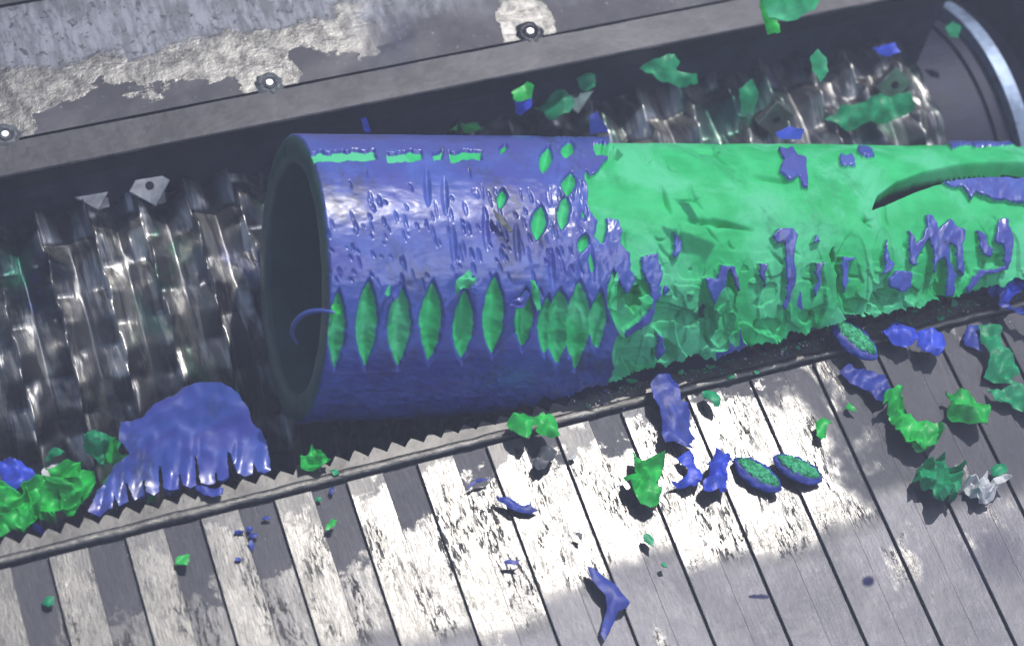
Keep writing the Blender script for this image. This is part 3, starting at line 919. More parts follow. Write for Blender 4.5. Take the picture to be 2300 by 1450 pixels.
piece('shaving', 'bright blue boomerang-shaped curl beside the standing blue scrap', 'plastic shaving',
      [(1536, 1020), (1548, 1016), (1558, 1032), (1562, 1052), (1574, 1066), (1572, 1090), (1560, 1100), (1540, 1102), (1520, 1096), (1502, 1090), (1522, 1084), (1538, 1072), (1540, 1055), (1528, 1040), (1522, 1030)],
      top=M_CBLUE, amp=.010, freq=40, dome=.014, group=GR, seed=8)
piece('shaving', 'bright blue standing scrap touching the left end of a green-faced sliver', 'plastic shaving',
      [(1602, 1014), (1612, 1020), (1634, 1024), (1636, 1040), (1630, 1072), (1634, 1092), (1632, 1106), (1612, 1104), (1596, 1112), (1578, 1108), (1576, 1090), (1584, 1070), (1584, 1046), (1596, 1034)],
      top=M_CBLUE, amp=.014, freq=44, dome=.02, group=GR, seed=11)
piece('shaving', 'small lobed green scrap alone between the edge bar and the curled green strip', 'plastic shaving',
      [(1828, 948), (1846, 940), (1856, 948), (1868, 953), (1852, 962), (1854, 984), (1842, 992), (1828, 984), (1830, 964)],
      top=M_CGREEN, amp=.006, freq=50, dome=.006, group=GR, seed=13)
piece('shaving', 'tiny green triangular flake right of the lobed green scrap', 'plastic shaving',
      [(1906, 903), (1914, 915), (1924, 928), (1910, 926), (1898, 920)], top=M_CGREEN, amp=.004, dome=.003, group=GR, seed=14, res=6)
piece('shaving', 'long twisted blue and teal flap above the curled green strip', 'plastic shaving',
      [(1886, 836), (1904, 824), (1926, 830), (1960, 840), (1982, 852), (1990, 870), (2004, 880), (1996, 900), (1966, 908), (1948, 886), (1930, 872), (1908, 866), (1896, 850)],
      top=M_NAVY, bot=M_CTEAL, amp=.009, freq=28, dome=.010, group=GR, seed=15)
piece('shaving', 'long curled bright green strip with a rolled loop at its lower end', 'plastic shaving',
      [(1968, 914), (1984, 898), (2002, 882), (2012, 886), (2012, 906), (2030, 916), (2036, 932), (2050, 952), (2066, 962), (2090, 964), (2108, 978), (2102, 996), (2080, 1014), (2066, 1022), (2040, 1010), (2016, 994), (2002, 980), (1996, 956), (1998, 936), (1984, 920), (1970, 928)],
      top=M_CGREEN, amp=.018, freq=30, dome=.014, group=GR, seed=16)
# the rolled loop of that strip
lp = piece('shaving_loop', None, None,
      [(2040, 992), (2054, 976), (2080, 962), (2100, 960), (2110, 978), (2100, 996), (2078, 1014), (2060, 1018)], z=.014,
      top=M_CGREEN, amp=.006, freq=50, dome=.020, seed=17)
tag(lp, 'small rolled green collar resting on the lower end of the curled strip', 'plastic shaving', GR)
piece('shaving', 'rounded crumpled green shaving in the dark right part of the plate', 'plastic shaving',
      [(2112, 888), (2140, 890), (2166, 882), (2188, 892), (2204, 912), (2214, 938), (2206, 960), (2190, 968), (2166, 964), (2138, 954), (2124, 936), (2130, 912)],
      top=M_CGREEN, amp=.014, freq=36, dome=.022, group=GR, seed=18)
piece('shaving', 'large ragged green and sea green shaving at the right edge of the plate', 'plastic shaving',
      [(2192, 740), (2212, 732), (2236, 742), (2248, 780), (2272, 806), (2290, 838), (2272, 852), (2284, 870), (2330, 900), (2330, 935), (2296, 928), (2262, 912), (2232, 904), (2218, 874), (2250, 882), (2270, 872), (2240, 858), (2206, 850), (2214, 830), (2216, 806), (2198, 786)],
      z=.008, top=M_CTEAL, bot=M_CGREEN, amp=.016, freq=26, dome=.016, group=GR, seed=19)
piece('shaving', 'blue curl tucked under the large ragged green shaving at right', 'plastic shaving',
      [(2168, 738), (2196, 732), (2200, 760), (2204, 796), (2180, 784), (2160, 768)], z=.004, top=M_NAVY, amp=.008, dome=.012, group=GR, seed=20)
piece('shaving', 'soft round dark green tangle near the pale grey scrap', 'plastic shaving',
      [(2046, 1070), (2066, 1056), (2076, 1042), (2094, 1040), (2106, 1034), (2120, 1050), (2136, 1062), (2152, 1066), (2156, 1090), (2148, 1108), (2140, 1128), (2118, 1130), (2104, 1140), (2092, 1134), (2086, 1116), (2066, 1108), (2050, 1098), (2042, 1084)],
      top=M_CTEAL, amp=.020, freq=62, dome=.026, group=GR, seed=21, res=7)
piece('shaving', 'pale grey crumpled scrap next to the dark green tangle', 'plastic shaving',
      [(2164, 1082), (2178, 1080), (2186, 1092), (2200, 1080), (2210, 1086), (2214, 1096), (2232, 1082), (2246, 1070), (2258, 1084), (2244, 1098), (2232, 1112), (2228, 1130), (2204, 1136), (2178, 1128), (2164, 1110)],
      top=M_WHITE, amp=.016, freq=66, dome=.010, group=GR, seed=22, res=7, flat=True)
piece('shaving', 'small sea green scrap touching the pale grey scrap from above', 'plastic shaving',
      [(2222, 1056), (2236, 1046), (2256, 1048), (2262, 1064), (2246, 1072), (2228, 1070)], top=M_CTEAL, amp=.007, dome=.008, group=GR, seed=23, res=6)
piece('shaving', 'bright blue blurred flake right of the dark green-faced sliver', 'plastic shaving',
      [(1976, 752), (2000, 734), (2024, 730), (2050, 744), (2056, 768), (2034, 786), (2010, 778), (1990, 764)], z=.02, top=M_CBLUE, amp=.008, dome=.014, group=GR, seed=24)
piece('shaving', 'bright blue squarish flake between two others near the edge bar', 'plastic shaving',
      [(2058, 752), (2090, 744), (2116, 752), (2122, 770), (2110, 796), (2072, 798), (2056, 780)], z=.02, top=M_CBLUE, amp=.008, dome=.012, group=GR, seed=25)
piece('shaving', 'thin slender navy crescent near the brightest bars', 'plastic shaving',
      [(1046, 1102), (1056, 1086), (1072, 1076), (1098, 1076), (1086, 1082), (1066, 1086), (1054, 1096)], top=M_NAVY, amp=.003, dome=.006, group=GR, seed=26, res=5, jitter=.6)
piece('shaving', 'navy twisted sliver with two-pronged end on the brightest bars', 'plastic shaving',
      [(1114, 1111), (1122, 1118), (1140, 1118), (1158, 1128), (1174, 1138), (1188, 1136), (1192, 1126), (1194, 1140), (1208, 1147), (1192, 1155), (1172, 1154), (1148, 1146), (1134, 1134), (1116, 1124)],
      top=M_NAVY, amp=.004, dome=.009, group=GR, seed=27, res=5, jitter=.6)
piece('shaving', 'tiny fork-tailed navy sliver in the middle of the plate', 'plastic shaving',
      [(1130, 1262), (1142, 1258), (1158, 1260), (1170, 1257), (1162, 1264), (1168, 1270), (1148, 1268), (1134, 1268)], top=M_NAVY, amp=.002, dome=.004, group=GR, seed=28, res=5, jitter=.5)
piece('shaving', 'long navy boomerang sliver nearest the bottom of the picture', 'plastic shaving',
      [(1318, 1274), (1336, 1280), (1360, 1298), (1382, 1316), (1400, 1340), (1414, 1356), (1406, 1368), (1386, 1374), (1378, 1400), (1366, 1424), (1358, 1440), (1348, 1424), (1352, 1400), (1360, 1372), (1358, 1342), (1338, 1320), (1324, 1298)],
      top=M_NAVY, amp=.004, freq=22, dome=.012, group=GR, seed=29, res=7, jitter=.8)
piece('shaving', 'green double-lobed shaving resting on the toothed edge', 'plastic shaving',
      [(1139, 956), (1150, 936), (1176, 932), (1196, 940), (1214, 932), (1238, 938), (1252, 956), (1258, 984), (1240, 990), (1216, 984), (1204, 972), (1206, 960), (1194, 962), (1196, 976), (1186, 990), (1164, 980), (1146, 970)],
      z=.022, top=M_CGREEN, bot=M_CTEAL, amp=.010, freq=30, dome=.015, group=GR, seed=30)
piece('shaving', 'upright bright green folded flake standing on the toothed edge at left', 'plastic shaving',
      [(677, 1030), (692, 1022), (706, 1007), (722, 1024), (737, 1046), (722, 1056), (700, 1060), (678, 1058)], z=.004,
      top=M_CGREEN, amp=.012, freq=60, dome=.016, group=GR, seed=31, res=6, flat=True)
piece('shaving', 'thick navy trough-shaped chip on the edge bar under the blue flap', 'plastic shaving',
      [(440, 1090), (452, 1092), (476, 1098), (502, 1102), (500, 1114), (480, 1120), (456, 1114), (442, 1102)], z=.005, top=M_NAVY, amp=.003, dome=.008, group=GR, seed=32, res=6)
piece('shaving', 'small square green flake in a dark gap at lower left', 'plastic shaving',
      [(392, 1256), (404, 1250), (425, 1248), (424, 1272), (404, 1270), (393, 1266)], top=M_CGREEN, amp=.004, dome=.005, group=GR, seed=33, res=5)
piece('shaving', 'small green chip half under the left edge of a bar at far left', 'plastic shaving',
      [(96, 1350), (106, 1340), (122, 1344), (123, 1360), (110, 1366), (98, 1360)], z=-.003, top=M_CTEAL, amp=.004, dome=.005, group=GR, seed=34, res=5)
piece('shaving', 'pointed green flake on the bars left of the slender navy crescent', 'plastic shaving',
      [(733, 1178), (744, 1165), (756, 1168), (752, 1182), (738, 1192), (730, 1194)], top=M_CGREEN, amp=.003, dome=.005, group=GR, seed=35, res=5)
piece('shaving', 'small dark green leaf-shaped flake above the long navy boomerang', 'plastic shaving',
      [(1446, 1200), (1456, 1200), (1468, 1212), (1466, 1230), (1454, 1224), (1444, 1212)], top=M_CTEAL, amp=.003, dome=.005, group=GR, seed=36, res=5)
piece('shaving', 'tiny green speck between two worn bars right of centre', 'plastic shaving',
      [(1484, 1268), (1494, 1263), (1498, 1274), (1488, 1273)], top=M_CTEAL, amp=.002, dome=.002, group=GR, seed=37, res=4)
piece('shaving', 'sea green rounded flake on the white bars right of the long blue flap', 'plastic shaving',
      [(1576, 884), (1590, 878), (1606, 886), (1614, 904), (1612, 920), (1598, 910), (1580, 898)], z=.014, top=M_CTEAL, amp=.006, dome=.010, group=GR, seed=38, res=6)
piece('shaving', 'dark grey-blue blocky scrap in the shadow under the double-lobed shaving', 'plastic shaving',
      [(1216, 1006), (1234, 1004), (1248, 1018), (1240, 1040), (1226, 1056), (1208, 1062), (1200, 1044), (1208, 1024)], top=M_MUD, amp=.012, dome=.020, group=GR, seed=39, res=7)
piece('shaving', 'tiny grey square flake on the brightest bars', 'plastic shaving',
      [(1280, 1022), (1290, 1018), (1294, 1030), (1281, 1034)], top=M_WHITE, amp=.002, dome=.003, group=GR, seed=40, res=5)
piece('shaving', 'small grey heart-shaped speck below the grey square flake', 'plastic shaving',
      [(1290, 1200), (1298, 1196), (1308, 1200), (1306, 1212), (1298, 1208)], top=M_MUD, amp=.002, dome=.003, group=GR, seed=41, res=4)
piece('shaving', 'tiny green scrap beside the weld at the end of the left green folded flake', 'plastic shaving',
      [(740, 1058), (754, 1054), (760, 1066), (748, 1070)], z=.005, top=M_CTEAL, amp=.003, dome=.003, group=GR, seed=42, res=5)
# navy crumbs cluster left
CL = [(598, 1165, 14, 5, 'tiny navy crumb upper right of the navy crumb cluster'), (536, 1197, 13, 5, 'tiny navy crumb on the bar left of the crumb cluster'),
      (560, 1190, 9, 7, 'tiny navy crumb at the top of the crumb cluster'), (568, 1204, 12, 7, 'tiny navy crumb in the middle of the crumb cluster'),
      (564, 1226, 7, 12, 'tiny navy crumb at the bottom of the crumb cluster'), (535, 1257, 9, 5, 'tiny navy crumb alone on the bar below the crumb cluster'),
      (745, 1104, 6, 10, 'tiny navy crumb above the small green pellet'), (716, 1122, 8, 6, 'tiny green pellet under the edge bar left of centre')]
for i, (cx, cy, a_, b_, lb) in enumerate(CL):
    ol = [(cx + a_ * math.cos(t) * random.uniform(.75, 1.1), cy + b_ * math.sin(t) * random.uniform(.75, 1.1)) for t in np.linspace(0, 2 * math.pi, 9)[:-1]]
    piece('crumb', lb, 'plastic crumb', ol, z=-.002 if i not in (1, 5) else .001, top=M_NAVY if i < 7 else M_CTEAL, amp=.002, dome=.004, group='plastic crumbs on the plate', seed=50 + i, res=4, jitter=.5)

# boat-shaped slivers: blue hull with a torn green face
def sliver(cx, cy, L_, Wd, ang, z, label, seed):
    """L_, Wd in px; ang = photo angle of the long axis (deg, down-right positive)"""
    c0 = P(cx, cy, z); a = math.radians(ang)
    px_ = P(cx + math.cos(a) * L_ / 2, cy + math.sin(a) * L_ / 2, z) - c0
    py_ = P(cx - math.sin(a) * Wd / 2, cy + math.cos(a) * Wd / 2, z) - c0
    hl = np.linalg.norm(px_); hw = np.linalg.norm(py_); ux = px_ / hl
    uy = py_ - (py_ @ ux) * ux; uy /= np.linalg.norm(uy)
    root = empty('sliver', tuple(c0)); tag(root, label, 'plastic sliver', 'green-faced boat-shaped slivers')
    rsd = random.Random(seed)
    NU, NV = 40, 24
    V = []; Fc = []; MI = []
    th_ = hw * .62
    for i in range(NU + 1):
        u = -1 + 2 * i / NU
        w_ = hw * (1 - abs(u) ** 2.6) ** .75 * (1 + .22 * mnoise.noise(Vector((u * 3, seed * 5.3, 0))) + .08 * mnoise.noise(Vector((u * 11, seed, 4)))) + .0006
        for j in range(NV):
            t = 2 * math.pi * j / NV
            y_ = w_ * math.cos(t); z_ = th_ * (1 - abs(u) ** 3) ** .5 * (math.sin(t) * .9 if math.sin(t) < 0 else math.sin(t) * .55)
            n_ = mnoise.noise(Vector((u * 4, math.cos(t) * 2, math.sin(t) * 2 + seed)))
            v = ux * hl * u + uy * (y_ + .0022 * n_) ; v = np.array([v[0], v[1], v[2] + z_ + .0012 * n_ + th_ * .9])
            V.append(v)
    for i in range(NU):
        for j in range(NV):
            a_ = i * NV + j; b_ = i * NV + (j + 1) % NV
            Fc.append((a_, a_ + NV, b_ + NV, b_))
    Fc.append(tuple(range(NV))); Fc.append(tuple(reversed(range(NU * NV, NU * NV + NV))))
    mesh_obj('hull', V, Fc, M_NAVY, root, True)
    # torn face patch lying on top
    V = []; Fc = []; a1, b1 = 46, 16
    for i in range(a1 + 1):
        u = -.86 + 1.72 * i / a1
        for j in range(b1 + 1):
            s_ = -1 + 2 * j / b1
            w_ = hw * .62 * (1 - abs(u / .88) ** 2.2) ** .7 * (1 + .40 * mnoise.noise(Vector((u * 6, seed * 3 + 3, s_)))) if abs(u) < .88 else 0
            n_ = mnoise.noise(Vector((u * 11, s_ * 3, seed))) + .6 * mnoise.noise(Vector((u * 26, s_ * 7, seed)))
            edge = 1 - max(0, abs(s_) - .8) / .2
            v = ux * hl * u + uy * (w_ * s_ - hw * .10)
            topz = th_ * (1 - abs(u) ** 3) ** .5 * .55 * math.sqrt(max(0, 1 - (w_ * s_ / (hw + 1e-6)) ** 2))
            V.append(np.array([v[0], v[1], v[2] + th_ * .9 + topz + .0008 + (.0016 + .0022 * n_) * edge]))
    for i in range(a1):
        for j in range(b1):
            a_ = i * (b1 + 1) + j
            Fc.append((a_, a_ + b1 + 1, a_ + b1 + 2, a_ + 1))
    mesh_obj('torn_face', V, Fc, M_CROUGH, root, False)
sliver(1697, 1072, 128, 50, 33, .001, 'blue sliver with rough green face, left one of the pair on the bright bars', 1)
sliver(1787, 1060, 122, 50, 26, .001, 'blue sliver with rough green face, right one of the pair on the bright bars', 2)
sliver(1914, 772, 132, 54, 40, .016, 'blue sliver with green face leaning over the edge bar at right', 3)

# half-torn blue flap between toothed edge and rotor (left)
def lean(y0w=-.118, z0=-.05, sl=.55):
    """inclined plane behind the toothed edge, rising away from the viewer"""
    nrm = np.array([0, -math.sin(math.atan(sl)), math.cos(math.atan(sl))]); p0 = np.array([0, y0w, z0])
    def f(x, y):
        r = ray(x, y); return CAM + r * (((p0 - CAM) @ nrm) / (r @ nrm))
    return f
flap_root = piece('pipe_flap', 'large blue pipe fragment with torn finger-like lower edge, left of the pipe mouth', 'pipe fragment',
      [(200, 1172), (222, 1110), (262, 1050), (292, 1020), (268, 990), (272, 950), (318, 940), (348, 905), (390, 890), (412, 868), (452, 858), (500, 862), (532, 880), (556, 915), (566, 952),
       (588, 972), (600, 1010), (606, 1082), (592, 1090), (576, 1084), (569, 1056), (566, 1055), (566, 1088), (548, 1096), (532, 1086), (516, 1028), (508, 1024), (512, 1096), (498, 1106), (488, 1100), (485, 1076), (481, 1077), (482, 1108), (466, 1112), (450, 1106), (443, 1040), (437, 1030), (440, 1112), (428, 1122), (412, 1114), (404, 1074), (401, 1075), (402, 1122),
       (382, 1128), (368, 1120), (363, 1050), (356, 1046), (358, 1124), (346, 1134), (330, 1124), (326, 1086), (322, 1087), (324, 1134), (304, 1148), (286, 1092), (281, 1094), (290, 1150), (268, 1160), (258, 1130), (255, 1131), (254, 1168), (225, 1184)],
      top=M_BLUE, bot=M_CTEAL, amp=.003, freq=22, thick=.004, plane=lean(-.112, -.02, .75), res=7, jitter=1.6,
      lift=lambda x, y: .022 * min(1.2, max(0, (y - 975 + (x - 400) * .25) / 130)) ** 2 + (.0040 + .006 * mnoise.noise(Vector((x / 45, y / 300, 3)))) * abs(math.sin((x + (y - 1000) * .12) * math.pi / 41)) * min(1, max(0, (y - 960) / 60)))
# green lining strip along its left side
piece('shaving', 'green torn strip along the left side of the blue pipe fragment', 'plastic shaving',
      [(202, 1168), (214, 1118), (240, 1078), (262, 1050), (240, 1040), (244, 1000), (262, 992), (270, 1012), (288, 1026), (284, 1040), (268, 1058), (246, 1090), (226, 1120), (216, 1160)],
      plane=lean(-.12, -.045), top=M_CGREEN, amp=.010, freq=40, group='plastic shavings behind the toothed edge', seed=61)
GB = 'plastic shavings behind the toothed edge'
BACK = [
    ([(-30, 1100), (10, 1088), (50, 1105), (84, 1120), (92, 1160), (60, 1190), (20, 1200), (-30, 1230)], M_CGREEN, 'green crumpled heap scrap at the very left edge', .02),
    ([(52, 1092), (90, 1080), (120, 1066), (150, 1082), (168, 1110), (150, 1150), (120, 1174), (80, 1168), (60, 1130)], M_CGREEN, 'green crumpled scrap in the middle of the heap behind the toothed edge', .022),
    ([(120, 1060), (150, 1040), (190, 1052), (212, 1072), (200, 1120), (178, 1150), (150, 1140), (132, 1100)], M_CGREEN, 'green crumpled scrap at the right end of the left heap', .022),
    ([(186, 985), (210, 974), (250, 978), (266, 1000), (262, 1035), (236, 1050), (205, 1040), (188, 1015)], M_CTEAL, 'blurred green leaf-like scrap above the left heap', .016),
    ([(-10, 1046), (20, 1034), (50, 1040), (78, 1066), (82, 1080), (50, 1090), (26, 1110), (2, 1080)], M_CBLUE, 'bright blue rounded scrap above the green heap at far left', .008),
    ([(100, 1030), (118, 1014), (146, 1016), (140, 1030), (120, 1034), (106, 1040)], M_CTEAL, 'thin pale green curl above the green heap', .008),
    ([(70, 1170), (84, 1176), (100, 1196), (92, 1202), (76, 1190)], M_CBLUE, 'small blue triangle poking out below the green heap', .004),
    ([(90, 1072), (104, 1050), (130, 1042), (160, 1052), (150, 1066), (120, 1070), (100, 1088)], M_WHITE, 'pale translucent curl on top of the green heap', .008),
    ([(340, 1090), (356, 1076), (352, 1120), (330, 1132)], M_CGREEN, 'green sliver showing between two fingers of the blue fragment', .004),
    ([(396, 1076), (384, 1068), (370, 1088), (362, 1112), (378, 1118), (392, 1102)], M_NAVY, 'navy shard leaning on the fingers of the blue fragment', .006),
]
for i, (ol, mt, lb, am) in enumerate(BACK):
    piece('shaving', lb, 'plastic shaving', ol, plane=lean(-.108, -.03 - .004 * i, .4), top=mt, amp=am * .8, freq=46, dome=.012, group=GB, seed=70 + i, res=5, lat=.7)

# scraps stuck on the pipe (their own distance = pipe surface)
def onpipe(off=.012):
    def f(x, y):
        r = ray(x, y); o = CAM - pL
        rp = r - (r @ ax) * ax; op = o - (o @ ax) * ax
        a_ = rp @ rp; b_ = 2 * rp @ op; c_ = op @ op - (PR + off) ** 2
        disc_ = b_ * b_ - 4 * a_ * c_
        t = (-b_ - math.sqrt(max(disc_, 0))) / (2 * a_)
        return CAM + r * t
    return f
GP = 'scraps clinging to the pipe'
PIPES = [
    ([(1020, 652), (1030, 630), (1046, 612), (1062, 612), (1068, 630), (1058, 648), (1040, 656), (1024, 666)], M_GREEN, 'ragged light green flake on the blue pipe above a knife cut', .012),
    ([(1060, 618), (1080, 626), (1084, 642), (1070, 656), (1056, 652)], M_BLUE, 'pale blue flake beside the ragged light green one on the pipe', .006),
    ([(864, 660), (876, 636), (876, 664), (870, 668)], M_GREEN, 'tiny triangular green flake between two knife cuts on the pipe', .003),
    ([(880, 652), (906, 634), (898, 660), (884, 682)], M_BLUE, 'small blue flake covering the top of a knife cut', .005),
    ([(1191, 626), (1202, 632), (1216, 672), (1216, 694), (1206, 698), (1196, 668)], M_GREEN, 'light green leaf-shaped flake at the end of the row of cuts', .005),
    ([(1143, 692), (1150, 676), (1182, 656), (1190, 664), (1178, 686), (1158, 698)], M_BLUE, 'blue curled flake across the seventh knife cut', .008),
    ([(742, 700), (750, 682), (764, 690), (766, 708), (748, 716), (738, 740)], M_CGREEN, 'bright green splinter at the pipe mouth', .006),
    ([(1604, 690), (1622, 660), (1640, 652), (1652, 668), (1646, 690), (1660, 700), (1642, 718), (1626, 700), (1616, 712)], M_GREEN, 'frayed green tuft on the green side of the pipe', .014),
    ([(1434, 672), (1450, 664), (1464, 676), (1460, 694), (1444, 696)], M_GREEN, 'small bright green tuft by the thin blue strip on the pipe', .010),
    ([(1108, 470), (1116, 478), (1140, 500), (1152, 516), (1148, 524), (1130, 512), (1112, 492)], M_MUD, 'dark splinter lying aslant on the blue pipe', .005),
    ([(1366, 680), (1374, 640), (1388, 610), (1390, 624), (1378, 660), (1372, 700)], M_GREEN, 'thin pale green upright splinter at the border of blue and green', .004),
    ([(1368, 690), (1384, 700), (1404, 760), (1398, 758), (1380, 730)], M_GREEN, 'slanting pale green splinter below the upright one', .004),
]
for i, (ol, mt, lb, am) in enumerate(PIPES):
    piece('flake', lb, 'plastic flake', ol, plane=onpipe(), top=mt, amp=am, freq=60, group=GP, seed=90 + i, res=6, thick=.0014, jitter=1.2)

# curled blue thread hanging at the pipe mouth
def tube(name, pts, r, mt, parent=None):
    cu = bpy.data.curves.new(name, 'CURVE'); cu.dimensions = '3D'; sp = cu.splines.new('NURBS'); sp.points.add(len(pts) - 1)
    for i, p in enumerate(pts):
        sp.points[i].co = (*p, 1); sp.points[i].radius = 1 - .55 * abs(2 * i / (len(pts) - 1) - 1) ** 2
    sp.use_endpoint_u = True; cu.bevel_depth = r; cu.bevel_resolution = 3; sp.order_u = 4
    tmp = bpy.data.objects.new('t', cu); COL.objects.link(tmp)
    me = bpy.data.meshes.new_from_object(tmp.evaluated_get(bpy.context.evaluated_depsgraph_get()))
    bpy.data.objects.remove(tmp)
    me.name = name; me.materials.clear(); me.materials.append(mt)
    o = bpy.data.objects.new(name, me); COL.objects.link(o)
    me.polygons.foreach_set('use_smooth', [True] * len(me.polygons))
    return o
dm = project(pL)[2]
th = tube('thread', [D(752, 702, dm - .20), D(735, 698, dm - .20), D(712, 696, dm - .19), D(684, 702, dm - .18), D(666, 718, dm - .17), D(654, 738, dm - .16), D(657, 760, dm - .15), D(668, 772, dm - .14)], .0034, M_BLUE)
tag(th, 'thin curled blue thread hanging across the open pipe mouth', 'plastic thread')

# flying and lodged scraps over the rotor
GF = 'scraps thrown up over the rotor'
def atd(d):
    return lambda x, y: D(x, y, d)
FLY = [
    ([(1148, 216), (1166, 200), (1182, 186), (1196, 200), (1194, 222), (1172, 232), (1154, 232)], M_CGREEN, 3.02, 'bright green folded scrap in the air in front of the rear edge strip', .02),
    ([(1154, 232), (1172, 232), (1192, 224), (1190, 246), (1172, 258), (1158, 250)], M_CBLUE, 3.04, 'blue scrap hanging under the bright green folded scrap', .012),
    ([(1200, 232), (1226, 226), (1250, 200), (1270, 206), (1290, 230), (1276, 262), (1244, 276), (1222, 262)], M_CTEAL, 3.1, 'larger sea green scrap right of the folded green and blue pair', .02),
    ([(1296, 176), (1310, 162), (1336, 172), (1334, 200), (1312, 206), (1300, 196)], M_CTEAL, 3.1, 'small green scrap just under the rear edge strip', .012),
    ([(1440, 152), (1480, 140), (1500, 124), (1530, 130), (1520, 160), (1562, 172), (1566, 192), (1520, 194), (1480, 186), (1452, 172)], M_CTEAL, 3.1, 'wide ragged sea green scrap over the rotor middle', .02),
    ([(1010, 292), (1030, 280), (1070, 278), (1084, 292), (1050, 300)], M_CGREEN, 3.1, 'flat green scrap just above the top line of the blue pipe', .008),
    ([(1704, 2), (1730, -8), (1742, 40), (1752, 74), (1722, 80), (1712, 40)], M_CGREEN, 2.6, 'light green upright flake in front of the deck at top right', .010),
    ([(1700, -10), (1780, -30), (1850, -20), (1826, 30), (1760, 50), (1726, 44)], M_GREEN, 2.55, 'large pale green blurred flake at the top edge of the picture', .012),
    ([(1818, 130), (1836, 112), (1856, 130), (1860, 165), (1842, 190), (1824, 165)], M_CTEAL, 3.0, 'green scrap in front of the knives at the right', .012),
    ([(2124, 60), (2140, 48), (2156, 62), (2150, 90), (2132, 86)], M_CTEAL, 3.3, 'dim green scrap near the flange ring', .008),
    ([(482, 338), (492, 334), (506, 344), (508, 358), (498, 366), (486, 356)], M_CGREEN, 3.0, 'tiny bright green scrap over the dark gap left of the pipe', .004),
    ([(466, 334), (480, 334), (490, 346), (484, 350)], M_CBLUE, 3.01, 'tiny blue scrap touching the tiny bright green scrap', .003),
    ([(800, 236), (812, 240), (826, 276), (832, 298), (820, 296), (808, 268)], M_CBLUE, 3.0, 'narrow blue sliver rising above the blue end of the pipe', .004),
    ([(1660, 200), (1690, 180), (1700, 220), (1690, 260), (1664, 250)], M_CTEAL, 3.12, 'dim green smear-like scrap on the rotor', .012),
    ([(1324, 262), (1342, 250), (1356, 280), (1364, 300), (1326, 300)], M_NAVY, 3.0, 'dark blue scrap sticking up where the blue skin ends', .010),
    ([(1900, 240), (1960, 220), (2040, 210), (2050, 250), (1990, 276), (1900, 290), (1850, 270)], M_CTEAL, 3.2, 'wide dark green scrap lodged on the rotor near its end', .02),
    ([(1740, 300), (1770, 286), (1806, 292), (1800, 312), (1756, 316)], M_CBLUE, 3.0, 'blue scrap on the top line of the green part of the pipe', .006),
    ([(1960, 110), (2010, 98), (2022, 122), (1990, 130)], M_CBLUE, 3.2, 'dim blue scrap on the rotor near the flange', .008),
    # motes high above the plate, close to the viewer
]
for i, (ol, mt, d_, lb, am) in enumerate(FLY):
    piece('scrap', lb, 'plastic scrap', ol, plane=atd(d_), top=mt, amp=am * .55, freq=24, group=GF, seed=120 + i, res=7)
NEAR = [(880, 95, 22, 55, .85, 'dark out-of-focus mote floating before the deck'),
        (2235, 1240, 46, 40, .75, 'larger dark out-of-focus stand-in for a soft shadow over the lower right bars'),  # added blurred disc that imitates a soft shadow on the plate
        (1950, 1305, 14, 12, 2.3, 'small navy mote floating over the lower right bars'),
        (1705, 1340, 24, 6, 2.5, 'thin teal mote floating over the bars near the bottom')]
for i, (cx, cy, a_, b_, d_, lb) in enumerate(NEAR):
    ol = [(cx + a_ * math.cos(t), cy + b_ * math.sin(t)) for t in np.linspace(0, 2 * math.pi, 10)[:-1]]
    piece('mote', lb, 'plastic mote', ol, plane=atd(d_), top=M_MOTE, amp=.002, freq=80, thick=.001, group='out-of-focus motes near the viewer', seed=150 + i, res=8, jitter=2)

# blue and green tangle where the pipe meets the edge at the right
TG = [
    ([(2170, 640), (2200, 618), (2250, 606), (2300, 590), (2320, 600), (2300, 616), (2250, 626), (2210, 640), (2180, 668)], M_NAVY, 'long navy strand along the pipe bottom at the right edge', .012),
    ([(2240, 650), (2262, 630), (2290, 610), (2330, 600), (2330, 640), (2290, 660), (2260, 690), (2242, 680)], M_CBLUE, 'blue torn strip hanging at the right edge above the plate corner', .018),
    ([(2200, 640), (2230, 636), (2240, 650), (2270, 690), (2330, 720), (2330, 740), (2276, 712), (2236, 676), (2206, 664)], M_NAVY, 'frayed navy tangle at the right end of the edge bar', .016),
    ([(2218, 622), (2242, 616), (2250, 632), (2236, 646), (2222, 640)], M_CTEAL, 'sea green ring-like scrap inside the navy tangle', .010),
]
for i, (ol, mt, lb, am) in enumerate(TG):
    piece('shaving', lb, 'plastic shaving', ol, z=.008 + .006 * i, top=mt, amp=am, freq=50, dome=.008, group=GR, seed=170 + i, res=7)

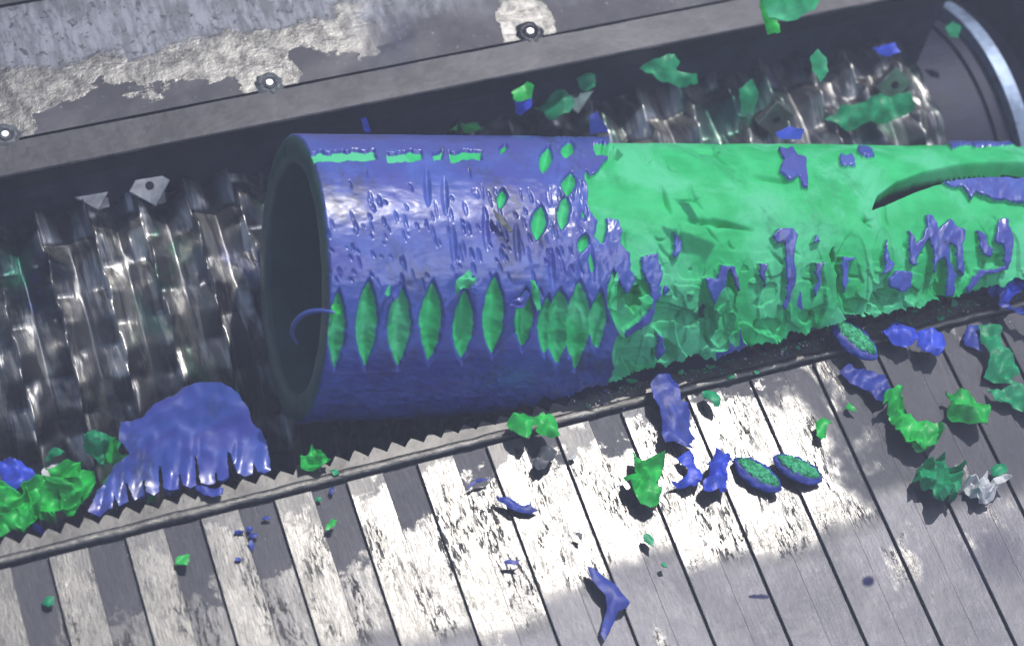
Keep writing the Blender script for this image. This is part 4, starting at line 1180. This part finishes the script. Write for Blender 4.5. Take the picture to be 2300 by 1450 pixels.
# crumbs on the toothed strip: green ones along the pipe foot
rc = random.Random(44)
k = 0
V = []; Fc = []; MI = []
def grit(x, y, z, s, mi):
    b0 = len(V); c = P(x, y, z)
    pts = [np.array([rc.gauss(0, 1), rc.gauss(0, 1), rc.gauss(0, .6)]) for _ in range(6)]
    pts = [p / (np.linalg.norm(p) + 1e-6) * s * rc.uniform(.5, 1.2) for p in pts]
    bm = bmesh.new(); vs = [bm.verts.new(p) for p in pts]
    h = bmesh.ops.convex_hull(bm, input=vs); bm.verts.index_update()
    bm.verts.ensure_lookup_table()
    for v in bm.verts: V.append(np.array(v.co) + c + np.array([0, 0, s * .5]))
    for f_ in bm.faces: Fc.append(tuple(b0 + v.index for v in f_.verts)); MI.append(mi)
    bm.free()
for i in range(520):
    x = rc.uniform(1280, 2300) if i < 330 else rc.uniform(0, 2300)
    yl = float(np.interp(x, lpx, lpy))
    if i < 330: y = yl + rc.uniform(-6, 40) * rc.random() ** .7
    else: y = yl + abs(rc.gauss(60, 140)) + 5
    grit(x, y, .0015, rc.uniform(.0009, .0026) if i < 330 else rc.uniform(.0005, .0014), rc.choice([0, 0, 0, 1, 2]) if i < 330 else rc.choice([0, 1, 2, 2]))
o = mesh_obj('plastic_grit', V, Fc, [M_CTEAL, M_NAVY, M_WHITE], mat_idx=MI)
tag(o, 'fine green blue and pale plastic grit scattered along the toothed edge and plate', 'plastic grit', kind='stuff')
GRN = [(1640, 848, 12, 6), (1700, 838, 8, 5), (1528, 838, 8, 6), (1868, 742, 16, 6), (2110, 716, 10, 8), (2140, 684, 9, 8), (2050, 700, 8, 5), (1596, 826, 10, 5), (1420, 856, 14, 7), (1790, 784, 9, 5)]
WH = ['below the green pipe part left of the sea green rounded flake', 'on the edge strip by the whitest bar top', 'on the strip above the long blue flap', 'lying by the tip of the leaning sliver', 'on the edge bar above the blue squarish flake',
      'under the blue strands at the right', 'above the bright blue blurred flake', 'between the blue flap and the whitest bar top', 'at the foot of the blue to green border', 'left of the leaning sliver on the strip']
for i, ((cx, cy, a_, b_), wl) in enumerate(zip(GRN, WH)):
    ol = [(cx + a_ * math.cos(t) * rc.uniform(.6, 1.1), cy + b_ * math.sin(t) * rc.uniform(.6, 1.1)) for t in np.linspace(0, 2 * math.pi, 8)[:-1]]
    piece('crumb', 'sea green crumb ' + wl, 'plastic crumb', ol, z=.004, top=M_CTEAL, amp=.004, dome=.004, group='plastic crumbs on the plate', seed=190 + i, res=5, jitter=.8)

# ------------------------------------------------------------------ dusty air
bm = bmesh.new(); box_bm(bm, -2.6, 2.4, -2.6, 2.6, -2.1, 3.1)
M_HAZE = bpy.data.materials.new('dusty air'); M_HAZE.use_nodes = True
ht = M_HAZE.node_tree; ht.nodes.clear()
ho = ht.nodes.new('ShaderNodeOutputMaterial'); hv = ht.nodes.new('ShaderNodeVolumePrincipled')
hv.inputs['Color'].default_value = (.74, .78, 1, 1); hv.inputs['Density'].default_value = .045
ht.links.new(hv.outputs[0], ho.inputs['Volume'])
tag(bm_obj('haze', bm, M_HAZE), kind='stuff')
